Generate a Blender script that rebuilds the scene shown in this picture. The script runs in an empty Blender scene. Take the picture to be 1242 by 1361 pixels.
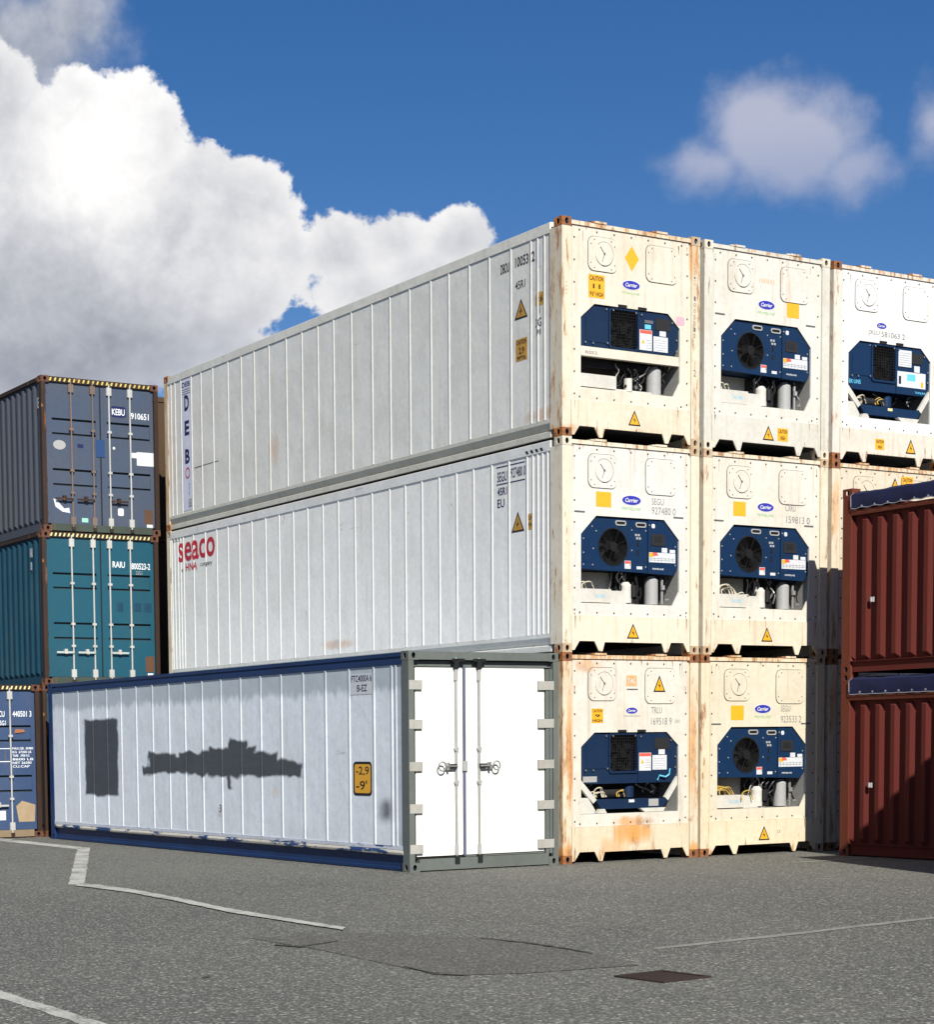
import bpy, bmesh, math, random
from mathutils import Vector, Matrix
from mathutils.geometry import tessellate_polygon
random.seed(7)
SC = bpy.context.scene
COL = SC.collection
R = math.radians

# ------------------------------------------------------------------ camera, sky, sun, exposure
cam_data = bpy.data.cameras.new("camera")
cam = bpy.data.objects.new("camera", cam_data)
COL.objects.link(cam)
SC.camera = cam
cam_data.sensor_fit = 'VERTICAL'
cam_data.sensor_height = 24.0
cam_data.lens = 2472.8 / 1361 * 24.0
cam_data.shift_x = (621 - 391.8) / 1361
cam_data.shift_y = (1186.5 - 680.5) / 1361
cam_data.clip_start = 0.1
cam_data.clip_end = 6000
_r = (0.867281, -0.497653, -0.012857)
_u = (0.050063, 0.061493, 0.996851)
_b = Vector(_r).cross(Vector(_u))
cam.matrix_world = Matrix(((_r[0], _u[0], _b[0], -15.8521), (_r[1], _u[1], _b[1], -20.2675),
                           (_r[2], _u[2], _b[2], 1.6585), (0, 0, 0, 1)))

SUN_EL = 39.0
SUN_AZ = 198.6          # clockwise from +Y
SKY_STRENGTH = 0.05
SUN_STRENGTH = 5.0
EXPOSURE = 0.6
SC.cycles.max_bounces = 5
SC.cycles.diffuse_bounces = 3
SC.cycles.glossy_bounces = 2
SC.cycles.caustics_reflective = False
SC.cycles.caustics_refractive = False
SC.view_settings.view_transform = 'Standard'
SC.view_settings.look = 'None'
SC.view_settings.exposure = EXPOSURE
SC.view_settings.gamma = 1.0
SC.view_settings.use_curve_mapping = False

sun_data = bpy.data.lights.new("sun", 'SUN')
sun_data.energy = SUN_STRENGTH
sun_data.angle = R(0.53)
sun_data.color = (1.0, 0.955, 0.855)
sun = bpy.data.objects.new("sun", sun_data)
COL.objects.link(sun)
_d = Vector((math.sin(R(SUN_AZ)) * math.cos(R(SUN_EL)), math.cos(R(SUN_AZ)) * math.cos(R(SUN_EL)), math.sin(R(SUN_EL))))
sun.rotation_euler = _d.to_track_quat('Z', 'Y').to_euler()
sun.location = (0, -20, 40)


class NT:
    """tiny helper for building node trees"""
    def __init__(self, tree):
        self.t = tree
        self.n = tree.nodes
        self.l = tree.links

    def node(self, kind, **kw):
        n = self.n.new(kind)
        for k, v in kw.items():
            setattr(n, k, v)
        return n

    def put(self, sock, v):
        if hasattr(v, 'is_output') or isinstance(v, bpy.types.NodeSocket):
            self.l.new(v, sock)
        else:
            sock.default_value = v

    def math(self, op, a, b=None, c=None, clamp=False):
        n = self.node('ShaderNodeMath', operation=op, use_clamp=clamp)
        self.put(n.inputs[0], a)
        if b is not None:
            self.put(n.inputs[1], b)
        if c is not None:
            self.put(n.inputs[2], c)
        return n.outputs[0]

    def mix(self, f, a, b, blend='MIX'):
        n = self.node('ShaderNodeMix', data_type='RGBA', blend_type=blend)
        self.put(n.inputs[0], f)
        for s, v in ((n.inputs[6], a), (n.inputs[7], b)):
            if isinstance(v, (tuple, list)):
                v = tuple(v)[:3] + (1.0,)
            self.put(s, v)
        return n.outputs[2]

    def ramp(self, f, a, b, lo=0.0, hi=1.0, smooth=True):
        n = self.node('ShaderNodeMapRange', interpolation_type='SMOOTHSTEP' if smooth else 'LINEAR')
        self.put(n.inputs[0], f)
        n.inputs[1].default_value = a
        n.inputs[2].default_value = b
        n.inputs[3].default_value = lo
        n.inputs[4].default_value = hi
        return n.outputs[0]

    def mapping(self, vec, loc=(0, 0, 0), scale=(1, 1, 1)):
        n = self.node('ShaderNodeMapping')
        self.l.new(vec, n.inputs[0])
        n.inputs[1].default_value = loc
        n.inputs[3].default_value = scale
        return n.outputs[0]

    def noise(self, vec, scale=1.0, detail=4.0, rough=0.5, dist=0.0):
        n = self.node('ShaderNodeTexNoise')
        self.l.new(vec, n.inputs['Vector'])
        n.inputs['Scale'].default_value = scale
        n.inputs['Detail'].default_value = detail
        n.inputs['Roughness'].default_value = rough
        n.inputs['Distortion'].default_value = dist
        return n.outputs[0]


# ---- world: Nishita sky plus cumulus clouds at infinity
world = bpy.data.worlds.new("World")
SC.world = world
world.use_nodes = True
wt = NT(world.node_tree)
wt.n.clear()
sky = wt.node('ShaderNodeTexSky', sky_type='NISHITA')
sky.sun_disc = False
sky.sun_elevation = R(SUN_EL)
sky.sun_rotation = R(SUN_AZ)
sky.altitude = 0
sky.air_density = 1.0
sky.dust_density = 0.35
sky.ozone_density = 3.0
tc = wt.node('ShaderNodeTexCoord')
sep = wt.node('ShaderNodeSeparateXYZ')
wt.l.new(tc.outputs['Generated'], sep.inputs[0])
AZ = wt.math('MULTIPLY', wt.math('ARCTAN2', sep.outputs[0], sep.outputs[1]), 57.2958)
EL = wt.math('MULTIPLY', wt.math('ARCSINE', sep.outputs[2]), 57.2958)

CUMULUS = [(22.14, 15.2, 3.34, 3.78), (24.97, 16.96, 1.73, 2.49), (23.76, 17.84, 1.67, 1.56), (26.85, 15.46, 2.11, 1.89),
           (28.66, 15.76, 1.38, 1.33), (29.44, 15.24, 0.8, 0.89), (25.69, 13.8, 4.23, 2.45), (22.53, 12.72, 4.23, 2.67),
           (28.18, 13.8, 1.89, 1.78), (29.77, 14.31, 0.78, 1.11), (31.47, 14.49, 1.33, 1.07), (33.16, 14.66, 1.38, 0.93),
           (34.74, 14.61, 1.29, 0.89), (32.02, 13.33, 2.0, 1.0), (33.83, 13.71, 1.56, 1.11), (19.99, 17.14, 3.11, 3.34),
           (26.32, 11.48, 3.56, 0.89), (28.6, 11.68, 2.0, 0.67)]
WISPS = [(22.05, 19.92, 2.45, 1.56), (23.39, 20.72, 1.33, 1.33), (21.36, 18.94, 2.0, 1.56)]
SMALL = [(43.8, 17.1, 1.7, 1.6), (44.9, 16.75, 1.9, 1.45), (46.2, 15.8, 1.1, 0.9), (42.5, 16.35, 1.5, 0.8),
         (48.5, 16.9, 0.55, 0.75)]


def blob_group(name, blobs, k=8.0):
    """soft union of ellipses in (azimuth, elevation): 1 in the middle, 0 at the rim, negative outside"""
    g = bpy.data.node_groups.new(name, 'ShaderNodeTree')
    g.interface.new_socket('az', in_out='INPUT', socket_type='NodeSocketFloat')
    g.interface.new_socket('el', in_out='INPUT', socket_type='NodeSocketFloat')
    g.interface.new_socket('f', in_out='OUTPUT', socket_type='NodeSocketFloat')
    t = NT(g)
    gi = t.node('NodeGroupInput')
    go = t.node('NodeGroupOutput')
    acc = None
    for (a, e, ra, re) in blobs:
        x = t.math('MULTIPLY_ADD', gi.outputs[0], 1 / ra, -a / ra)
        y = t.math('MULTIPLY_ADD', gi.outputs[1], 1 / re, -e / re)
        d = t.math('SQRT', t.math('ADD', t.math('MULTIPLY', x, x), t.math('MULTIPLY', y, y)))
        f = t.math('MULTIPLY', t.math('SUBTRACT', 1.0, d), min(ra, re))
        acc = f if acc is None else t.math('SMOOTH_MAX', acc, f, 0.25)
    t.l.new(acc, go.inputs[0])
    return g


def call(g, a, e):
    n = wt.node('ShaderNodeGroup')
    n.node_tree = g
    wt.put(n.inputs[0], a)
    wt.put(n.inputs[1], e)
    return n.outputs[0]


def sky_noise(a, e, scale, detail, rough, w=0.0):
    c = wt.node('ShaderNodeCombineXYZ')
    wt.put(c.inputs[0], a)
    wt.put(c.inputs[1], e)
    c.inputs[2].default_value = w
    return wt.noise(c.outputs[0], scale, detail, rough)


def billows(a, e):
    n1 = sky_noise(a, e, 0.42, 7.0, 0.55, 3.1)
    n2 = sky_noise(a, e, 1.35, 5.0, 0.55, 9.1)
    return wt.math('ADD', wt.math('MULTIPLY', wt.math('SUBTRACT', n1, 0.5), 2.1),
                   wt.math('MULTIPLY', wt.math('ABSOLUTE', wt.math('SUBTRACT', n2, 0.5)), -1.5))


G_CUM = blob_group('cumulus_shape', CUMULUS)
G_WISP = blob_group('wisp_shape', WISPS)
G_SMALL = blob_group('small_cloud_shape', SMALL)

b0 = billows(AZ, EL)
body = call(G_CUM, AZ, EL)
f0 = wt.math('ADD', wt.math('ADD', body, wt.math('MULTIPLY', b0, 0.72)), 0.14)
b1 = billows(wt.math('ADD', AZ, -0.30), wt.math('ADD', EL, 0.42))
relief = wt.math('SUBTRACT', b0, b1)                     # > 0 where the billow faces the light
cum_mask = wt.ramp(f0, -0.02, 0.20)
lit = wt.ramp(relief, -0.8, 0.8)
soft = sky_noise(AZ, EL, 0.26, 4.0, 0.5, 7.7)
rim = wt.ramp(f0, 0.1, 0.9, 0.28, 0.0)
base_el = wt.math('ADD', EL, wt.math('MULTIPLY', wt.math('SUBTRACT', soft, 0.5), 3.0))
darkbase = wt.ramp(base_el, 10.8, 15.2, 0.0, 1.0)
darkbase = wt.math('MAXIMUM', darkbase, wt.ramp(AZ, 26.5, 31.0, 0.0, 0.85))
glow_d = wt.math('SQRT', wt.math('ADD', wt.math('POWER', wt.math('MULTIPLY', wt.math('SUBTRACT', AZ, 23.9), 0.42), 2.0),
                                 wt.math('POWER', wt.math('MULTIPLY', wt.math('SUBTRACT', EL, 17.2), 0.48), 2.0)))
glow = wt.ramp(glow_d, 0.2, 1.5, 0.55, 0.0)
lit2 = wt.math('ADD', wt.math('MULTIPLY', lit, 0.36), wt.ramp(soft, 0.35, 0.66, 0.12, 0.42))
low_d = wt.math('SQRT', wt.math('ADD', wt.math('POWER', wt.math('MULTIPLY', wt.math('SUBTRACT', AZ, 27.6), 0.5), 2.0),
                                wt.math('POWER', wt.math('MULTIPLY', wt.math('SUBTRACT', EL, 11.2), 1.3), 2.0)))
lit2 = wt.math('ADD', lit2, wt.ramp(low_d, 0.1, 1.2, 0.5, 0.0))
lit2 = wt.math('ADD', wt.math('ADD', lit2, glow), rim, clamp=True)
cshade = wt.mix(lit2, (0.47, 0.49, 0.55), (1.02, 1.01, 1.0))
cdark = wt.mix(lit2, (0.23, 0.26, 0.32), (0.56, 0.58, 0.65))
ccol = wt.mix(darkbase, cdark, cshade)
wn = sky_noise(AZ, EL, 0.5, 6.0, 0.55, 11.0)
fw = wt.math('ADD', call(G_WISP, AZ, EL), wt.math('MULTIPLY', wt.math('SUBTRACT', wn, 0.5), 2.4))
wisp_mask = wt.ramp(fw, -0.7, 1.0, 0.0, 0.9)
sn = sky_noise(AZ, EL, 0.6, 6.0, 0.55, 23.0)
fs = wt.math('ADD', call(G_SMALL, AZ, EL), wt.math('MULTIPLY', wt.math('SUBTRACT', sn, 0.5), 1.7))
small_mask = wt.ramp(fs, -0.40, 0.75, 0.0, 0.80)
scol = wt.mix(wt.ramp(EL, 15.5, 17.5), (0.42, 0.46, 0.62), (0.56, 0.57, 0.68))
# the same broken cumulus goes on round the rest of the sky
far = wt.math('MAXIMUM', wt.ramp(wt.math('ABSOLUTE', wt.math('SUBTRACT', AZ, 35.0)), 19.0, 30.0),
              wt.ramp(EL, 25.0, 33.0))
gn = wt.noise(tc.outputs['Generated'], 2.6, 8.0, 0.56)
gen_mask = wt.math('MULTIPLY', wt.math('MULTIPLY', wt.ramp(gn, 0.58, 0.66), far), wt.ramp(EL, 0.0, 4.0))

skycol = wt.node('ShaderNodeHueSaturation')
skycol.inputs['Saturation'].default_value = 1.30
skycol.inputs['Value'].default_value = 1.10
wt.l.new(wt.mix(1.0, sky.outputs[0], (0.98, 0.935, 1.03), 'MULTIPLY'), skycol.inputs['Color'])
CLOUD_GAIN = 1.0 / (SKY_STRENGTH * 2 ** EXPOSURE)


def gain(c, g=CLOUD_GAIN):
    n = wt.node('ShaderNodeVectorMath', operation='SCALE')
    wt.l.new(c, n.inputs[0])
    n.inputs['Scale'].default_value = g
    return n.outputs[0]


col = wt.mix(gen_mask, skycol.outputs[0], gain(wt.mix(wt.ramp(gn, 0.55, 0.72), (0.62, 0.64, 0.70), (0.9, 0.9, 0.92))))
col = wt.mix(small_mask, col, gain(scol))
col = wt.mix(wisp_mask, col, gain(wt.mix(wt.ramp(wn, 0.3, 0.7), (0.36, 0.39, 0.46), (0.62, 0.64, 0.70))))
col = wt.mix(cum_mask, col, gain(ccol))
bg = wt.node('ShaderNodeBackground')
wt.l.new(col, bg.inputs[0])
bg.inputs[1].default_value = SKY_STRENGTH
world.cycles.sampling_method = 'MANUAL'
world.cycles.sample_map_resolution = 512
wo = wt.node('ShaderNodeOutputWorld')
wt.l.new(bg.outputs[0], wo.inputs[0])

# ------------------------------------------------------------------ materials
RUSTA, RUSTB = (0.16, 0.055, 0.022), (0.42, 0.17, 0.05)


def paint(name, col, rough=0.45, dirt=0.35, streak=0.3, rust=0.0, seed=0.0, blobs=(), speck=0.0, bump=0.25, metal=0.0, extra=None, dirtcol=None):
    m = bpy.data.materials.new(name)
    m.use_nodes = True
    t = NT(m.node_tree)
    t.n.clear()
    out = t.node('ShaderNodeOutputMaterial')
    bs = t.node('ShaderNodeBsdfPrincipled')
    t.l.new(bs.outputs[0], out.inputs[0])
    tcn = t.node('ShaderNodeTexCoord')
    P = t.mapping(tcn.outputs['Object'], loc=(seed * 3.7, seed * 1.9, seed * 2.3))
    sepn = t.node('ShaderNodeSeparateXYZ')
    t.l.new(tcn.outputs['Object'], sepn.inputs[0])
    n1 = t.noise(P, 1.1, 6, 0.6)
    n2 = t.noise(t.mapping(P, scale=(9, 9, 0.55)), 1.0, 6, 0.6)
    n3 = t.noise(P, 14, 6, 0.65)
    dc = dirtcol or (col[0] * 0.62, col[1] * 0.58, col[2] * 0.50)
    c = t.mix(t.math('MULTIPLY', t.ramp(n1, 0.38, 0.72), dirt), col, dc)
    c = t.mix(t.math('MULTIPLY', t.ramp(n2, 0.52, 0.80), streak), c, (dc[0] * 0.75, dc[1] * 0.72, dc[2] * 0.68))
    c = t.mix(t.ramp(n3, 0.3, 0.75, 0.0, 0.12), c, (0.02, 0.02, 0.02))
    if extra:
        c = extra(t, sepn, P, c)
    rmask = None
    if rust > 0 or blobs:
        r1 = t.noise(P, 3.2, 12, 0.72)
        r2 = t.noise(t.mapping(P, loc=(5, 5, 5), scale=(7, 7, 0.7)), 1.0, 8, 0.65)
        th = 0.78 - 0.30 * rust
        rmask = t.ramp(r1, th, th + 0.10)
        rs = t.math('MULTIPLY', t.ramp(r2, th - 0.04, th + 0.12), 0.7)
        rmask = t.math('MAXIMUM', rmask, rs)
        for (ax, cx, cz, rx, rz, s) in blobs:
            dx = t.math('MULTIPLY_ADD', sepn.outputs[ax], 1 / rx, -cx / rx)
            dz = t.math('MULTIPLY_ADD', sepn.outputs[2], 1 / rz, -cz / rz)
            dd = t.math('ADD', t.math('MULTIPLY', dx, dx), t.math('MULTIPLY', dz, dz))
            g = t.math('MULTIPLY', t.ramp(t.math('ADD', t.math('SUBTRACT', 1.0, dd), t.math('MULTIPLY', t.math('SUBTRACT', r2, 0.5), 2.2)), 0.0, 1.0), s)
            c = t.mix(t.math('MULTIPLY', g, .95), c, t.mix(t.ramp(r1, .45, .66), (.56, .27, .075), (.26, .10, .035)))
        rc = t.mix(t.ramp(t.noise(P, 9, 6, 0.7), 0.35, 0.65), RUSTA, RUSTB)
        c = t.mix(rmask, c, rc)
    t.l.new(c, bs.inputs['Base Color'])
    bs.inputs['Metallic'].default_value = metal
    if sum(col) < .45:
        bs.inputs['Specular IOR Level'].default_value = .22
    if rmask is not None:
        t.l.new(t.math('MAXIMUM', t.math('MULTIPLY', rmask, 0.85), rough), bs.inputs['Roughness'])
    else:
        t.l.new(t.ramp(n3, 0.2, 0.8, rough * 0.85, min(1, rough * 1.25)), bs.inputs['Roughness'])
    if bump > 0:
        b = t.node('ShaderNodeBump')
        b.inputs['Strength'].default_value = bump
        b.inputs['Distance'].default_value = 0.02
        h = t.math('ADD', t.math('MULTIPLY', t.noise(P, 2.2, 3, 0.5), 1.0), t.math('MULTIPLY', n3, 0.05))
        t.l.new(h, b.inputs['Height'])
        t.l.new(b.outputs[0], bs.inputs['Normal'])
    return m


def flat(name, col, rough=0.5, metal=0.0, mottle=0.12):
    m = bpy.data.materials.new(name)
    m.use_nodes = True
    t = NT(m.node_tree)
    bs = t.n['Principled BSDF']
    tcn = t.node('ShaderNodeTexCoord')
    n = t.noise(tcn.outputs['Object'], 25, 5, 0.6)
    c = t.mix(t.ramp(n, 0.3, 0.75, 0.0, mottle), col, tuple(x * 0.4 for x in col))
    t.l.new(c, bs.inputs['Base Color'])
    bs.inputs['Roughness'].default_value = rough
    bs.inputs['Metallic'].default_value = metal
    if sum(col) < .45 and metal == 0:
        bs.inputs['Specular IOR Level'].default_value = .22
    return m


M = {}
M['ink'] = flat('black_print', (0.02, 0.02, 0.022), 0.6)
M['greyink'] = flat('faded_print', (0.13, 0.13, 0.14), 0.6, mottle=0.5)
M['fadedink'] = flat('pale_faded_print', (0.19, 0.185, 0.18), 0.6, mottle=0.5)
M['whiteprint'] = flat('white_print', (0.72, 0.75, 0.78), 0.5)
M['label'] = flat('white_label', (0.58, 0.60, 0.63), 0.4, mottle=0.3)
M['orange'] = flat('amber_sticker', (0.72, 0.36, 0.02), 0.4)
M['sideorange'] = flat('worn_amber_sticker', (0.50, 0.27, 0.04), 0.5, mottle=0.5)
M['paleorange'] = flat('faded_orange_sticker', (0.68, 0.38, 0.18), 0.5, mottle=0.5)
M['red'] = flat('red_print', (0.42, 0.012, 0.03), 0.45)
M['redlabel'] = flat('red_label', (0.60, 0.10, 0.07), 0.45)
M['pink'] = flat('pink_label', (0.75, 0.35, 0.42), 0.45)
M['green'] = flat('green_print', (0.20, 0.42, 0.16), 0.45)
M['navyink'] = flat('navy_print', (0.015, 0.02, 0.08), 0.45)
M['logoblue'] = flat('logo_blue', (0.035, 0.035, 0.32), 0.35)
M['skyblue'] = flat('light_blue_print', (0.12, 0.48, 0.68), 0.4)
M['black'] = flat('black_rubber_and_hollows', (0.012, 0.012, 0.013), 0.55)  # also painted in as the dark inside of the castings
M['darkmetal'] = flat('dark_metal', (0.018, 0.019, 0.022), 0.5, 0.3)
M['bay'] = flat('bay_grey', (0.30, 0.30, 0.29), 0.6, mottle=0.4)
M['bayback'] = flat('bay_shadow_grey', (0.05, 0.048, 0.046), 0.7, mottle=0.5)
M['tank'] = flat('tank_grey', (0.33, 0.33, 0.33), 0.4, mottle=0.2)
M['alu'] = flat('bare_metal', (0.45, 0.45, 0.44), 0.35, 0.7, mottle=0.3)
M['whitebox'] = paint('white_box_paint', (0.56, 0.55, 0.51), 0.4, 0.3, 0.2, 0.1, 4)
M['blue'] = paint('unit_navy_paint', (0.003, 0.021, 0.066), 0.5, 0.4, 0.25, 0, 2.0, bump=0.12, dirtcol=(0.007, 0.022, 0.058))
M['blue2'] = paint('unit_old_navy_paint', (0.005, 0.018, 0.052), 0.5, 0.5, 0.5, 0.10, 5.0, bump=0.12, dirtcol=(0.013, 0.030, 0.062))
M['cable'] = flat('yellow_cable', (0.42, 0.28, 0.06), 0.5)
M['cablewhite'] = flat('pale_cable', (0.50, 0.46, 0.36), 0.5)
M['hazy'] = flat('yellow_stripe', (0.62, 0.47, 0.12), 0.55, mottle=0.5)
M['hazp'] = flat('pale_yellow_stripe', (0.70, 0.62, 0.30), 0.55, mottle=0.5)


def rusty_casting(name, seed, base, rust):
    return paint(name, base, 0.6, 0.5, 0.5, rust, seed, bump=0.3)


# ------------------------------------------------------------------ mesh helper
class MB:
    def __init__(self):
        self.v, self.f, self.m = [], [], []

    def add(self, verts, faces, mat=0):
        o = len(self.v)
        self.v += [tuple(p) for p in verts]
        self.f += [tuple(i + o for i in f) for f in faces]
        self.m += [mat] * len(faces)
        return self

    def box(self, x0, x1, y0, y1, z0, z1, mat=0):
        v = [(x, y, z) for x in (x0, x1) for y in (y0, y1) for z in (z0, z1)]
        return self.add(v, [(0, 1, 3, 2), (4, 6, 7, 5), (0, 4, 5, 1), (2, 3, 7, 6), (0, 2, 6, 4), (1, 5, 7, 3)], mat)

    def prism(self, outer, d0, d1, P, holes=(), mat=0, hole_wall=True):
        """flat shape with holes, extruded from depth d0 to d1; P(u, v, d) places it"""
        loops = [list(outer)] + [list(h) for h in holes]
        pts = [p for l in loops for p in l]
        tris = tessellate_polygon([[Vector((a, b, 0)) for a, b in l] for l in loops])
        n = len(pts)
        vs = [P(a, b, d0) for a, b in pts] + [P(a, b, d1) for a, b in pts]
        fs = [tuple(t) for t in tris] + [tuple(i + n for i in reversed(t)) for t in tris]
        k = 0
        for l in loops:
            c = len(l)
            for i in range(c):
                a, b = k + i, k + (i + 1) % c
                fs.append((a, b, b + n, a + n))
            k += c
        return self.add(vs, fs, mat)

    def cyl(self, c, axis, r, h, n=12, mat=0, r2=None):
        c = Vector(c)
        a = Vector(axis).normalized()
        u = a.orthogonal().normalized()
        w = a.cross(u)
        r2 = r if r2 is None else r2
        vs = [c + (u * math.cos(2 * math.pi * i / n) + w * math.sin(2 * math.pi * i / n)) * r for i in range(n)]
        vs += [c + a * h + (u * math.cos(2 * math.pi * i / n) + w * math.sin(2 * math.pi * i / n)) * r2 for i in range(n)]
        fs = [(i, (i + 1) % n, (i + 1) % n + n, i + n) for i in range(n)]
        fs += [tuple(range(n - 1, -1, -1)), tuple(range(n, 2 * n))]
        return self.add(vs, fs, mat)

    def tube(self, pts, r, n=6, mat=0, closed=False):
        pts = [Vector(p) for p in pts]
        k = len(pts)
        vs = []
        for i, p in enumerate(pts):
            if closed:
                t = pts[(i + 1) % k] - pts[i - 1]
            else:
                t = pts[min(i + 1, k - 1)] - pts[max(i - 1, 0)]
            t.normalize()
            ref = Vector((0, 0, 1)) if abs(t.z) < 0.9 else Vector((0, 1, 0))
            u = t.cross(ref).normalized()
            w = t.cross(u)
            vs += [p + (u * math.cos(2 * math.pi * j / n) + w * math.sin(2 * math.pi * j / n)) * r for j in range(n)]
        fs = []
        for i in range(k if closed else k - 1):
            for j in range(n):
                a, b = i * n + j, i * n + (j + 1) % n
                c2, d2 = ((i + 1) % k) * n + (j + 1) % n, ((i + 1) % k) * n + j
                fs.append((a, b, c2, d2))
        if not closed:
            fs += [tuple(range(n)), tuple((k - 1) * n + j for j in reversed(range(n)))]
        return self.add(vs, fs, mat)

    def mesh(self, name, mats, smooth=False):
        me = bpy.data.meshes.new(name)
        me.from_pydata(self.v, [], self.f)
        for m in (mats if isinstance(mats, (list, tuple)) else [mats]):
            me.materials.append(m)
        me.polygons.foreach_set('material_index', self.m)
        bm = bmesh.new()
        bm.from_mesh(me)
        bmesh.ops.recalc_face_normals(bm, faces=bm.faces)
        bm.to_mesh(me)
        bm.free()
        if smooth:
            me.polygons.foreach_set('use_smooth', [True] * len(me.polygons))
            try:
                me.set_sharp_from_angle(angle=R(40))
            except Exception:
                pass
        me.update()
        return me

    def obj(self, name, mats, parent=None, smooth=False, kind=None, label=None):
        return link(name, self.mesh(name, mats, smooth), parent, kind=kind, label=label)


def link(name, me, parent=None, loc=(0, 0, 0), rz=0.0, kind=None, label=None):
    o = bpy.data.objects.new(name, me)
    COL.objects.link(o)
    o.parent = parent
    o.location = loc
    o.rotation_euler = (0, 0, rz)
    if kind:
        o['kind'] = kind
    if label:
        o['label'] = label
    return o


def thing(name, label, cat, loc, rz=0.0, group=None):
    o = bpy.data.objects.new(name, None)
    COL.objects.link(o)
    o.empty_display_size = 0.3
    o.location = loc
    o.rotation_euler = (0, 0, rz)
    o['label'] = label
    o['category'] = cat
    if group:
        o['group'] = group
    return o


def FRONT(u, v, d):
    return (u, d, v)


def SIDE(u, v, d):
    return (d, u, v)


def TOPP(u, v, d):
    return (u, v, d)


def rect(a0, a1, b0, b1):
    return [(a0, b0), (a1, b0), (a1, b1), (a0, b1)]


def rrect(a0, a1, b0, b1, r, n=3):
    pts = []
    for cx, cy, s in ((a1 - r, b0 + r, -90), (a1 - r, b1 - r, 0), (a0 + r, b1 - r, 90), (a0 + r, b0 + r, 180)):
        for i in range(n + 1):
            t = R(s + 90 * i / n)
            pts.append((cx + r * math.cos(t), cy + r * math.sin(t)))
    return pts


def circ(cx, cy, rx, ry=None, n=20):
    ry = rx if ry is None else ry
    return [(cx + rx * math.cos(2 * math.pi * i / n), cy + ry * math.sin(2 * math.pi * i / n)) for i in range(n)]


# ------------------------------------------------------------------ lettering
_text_cache = {}


def text_mesh(body, mat, bold=0.0):
    key = (body, mat.name, bold)
    if key not in _text_cache:
        cu = bpy.data.curves.new('lettering', 'FONT')
        cu.body = body
        cu.size = 1.0
        cu.offset = bold
        cu.resolution_u = 3
        cu.align_x = 'LEFT'
        cu.align_y = 'BOTTOM'
        to = bpy.data.objects.new('lettering', cu)
        COL.objects.link(to)
        bpy.context.view_layer.update()
        me = to.evaluated_get(bpy.context.evaluated_depsgraph_get()).to_mesh()
        vs = [tuple(v.co) for v in me.vertices]
        fs = [tuple(p.vertices) for p in me.polygons]
        bpy.data.objects.remove(to)
        bpy.data.curves.remove(cu)
        xs = [v[0] for v in vs]
        ys = [v[1] for v in vs]
        x0, x1, y0, y1 = min(xs), max(xs), min(ys), max(ys)
        _text_cache[key] = ([((v[0] - x0) / (x1 - x0), (v[1] - y0) / (y1 - y0)) for v in vs], fs)
    return _text_cache[key]


def write(parent, body, mat, a0, a1, b0, b1, d, P=FRONT, bold=0.0, shear=0.0, name='lettering'):
    """lettering stretched to fill a0..a1 (reading direction) x b0..b1"""
    vs, fs = text_mesh(body, mat, bold)
    mb = MB()
    mb.add([P(a0 + (a1 - a0) * u + shear * v * (b1 - b0), b0 + (b1 - b0) * v, d) for u, v in vs], fs)
    me = bpy.data.meshes.new(name)
    me.from_pydata(mb.v, [], mb.f)
    me.materials.append(mat)
    return link(name, me, parent)


def sticker(parent, shape, mat, d, P=FRONT, t=0.0015, name='sticker', s=-1):
    return MB().prism(shape, d, d + s * t, P).obj(name, mat, parent)


def warn_triangle(parent, cx, z0, w, h, d, P=FRONT, s=-1, mat=None):
    tri = [(cx - w / 2, z0), (cx + w / 2, z0), (cx, z0 + h)]
    k = 0.74
    c = (cx, z0 + h / 3)
    inn = [(c[0] + (a - c[0]) * k, c[1] + (b - c[1]) * k) for a, b in tri]
    b = sticker(parent, tri, M['ink'], d, P, 0.0015, 'warning_sign', s)
    sticker(b, inn, mat or M['orange'], d + s * 0.0017, P, 0.0015, 'sign_face', s)
    z = z0 + h * 0.16
    bolt = [(cx + 0.02 * w, z), (cx + .10 * w, z + .26 * h), (cx - .01 * w, z + .24 * h), (cx + .04 * w, z + .48 * h),
            (cx - .11 * w, z + .18 * h), (cx + .0 * w, z + .2 * h)]
    sticker(b, bolt, M['ink'], d + s * 0.0035, P, 0.001, 'symbol', s)
    return b


def caution_label(parent, a0, a1, b0, b1, d, lines, P=FRONT, s=-1, mat=None):
    o = sticker(parent, rect(a0, a1, b0, b1), mat or M['orange'], d, P, 0.0015, 'caution_label', s)
    n = len(lines)
    w, h = a1 - a0, (b1 - b0) / n
    for i, ln in enumerate(lines):
        z1 = b1 - h * (i + 0.2)
        ww = w * (0.84 if i != 1 else 0.45)
        write(o, ln, M['ink'], (a0 + a1) / 2 - ww / 2, (a0 + a1) / 2 + ww / 2, z1 - h * 0.6, z1, d + s * 0.003, P, bold=0.02)
    return o


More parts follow.
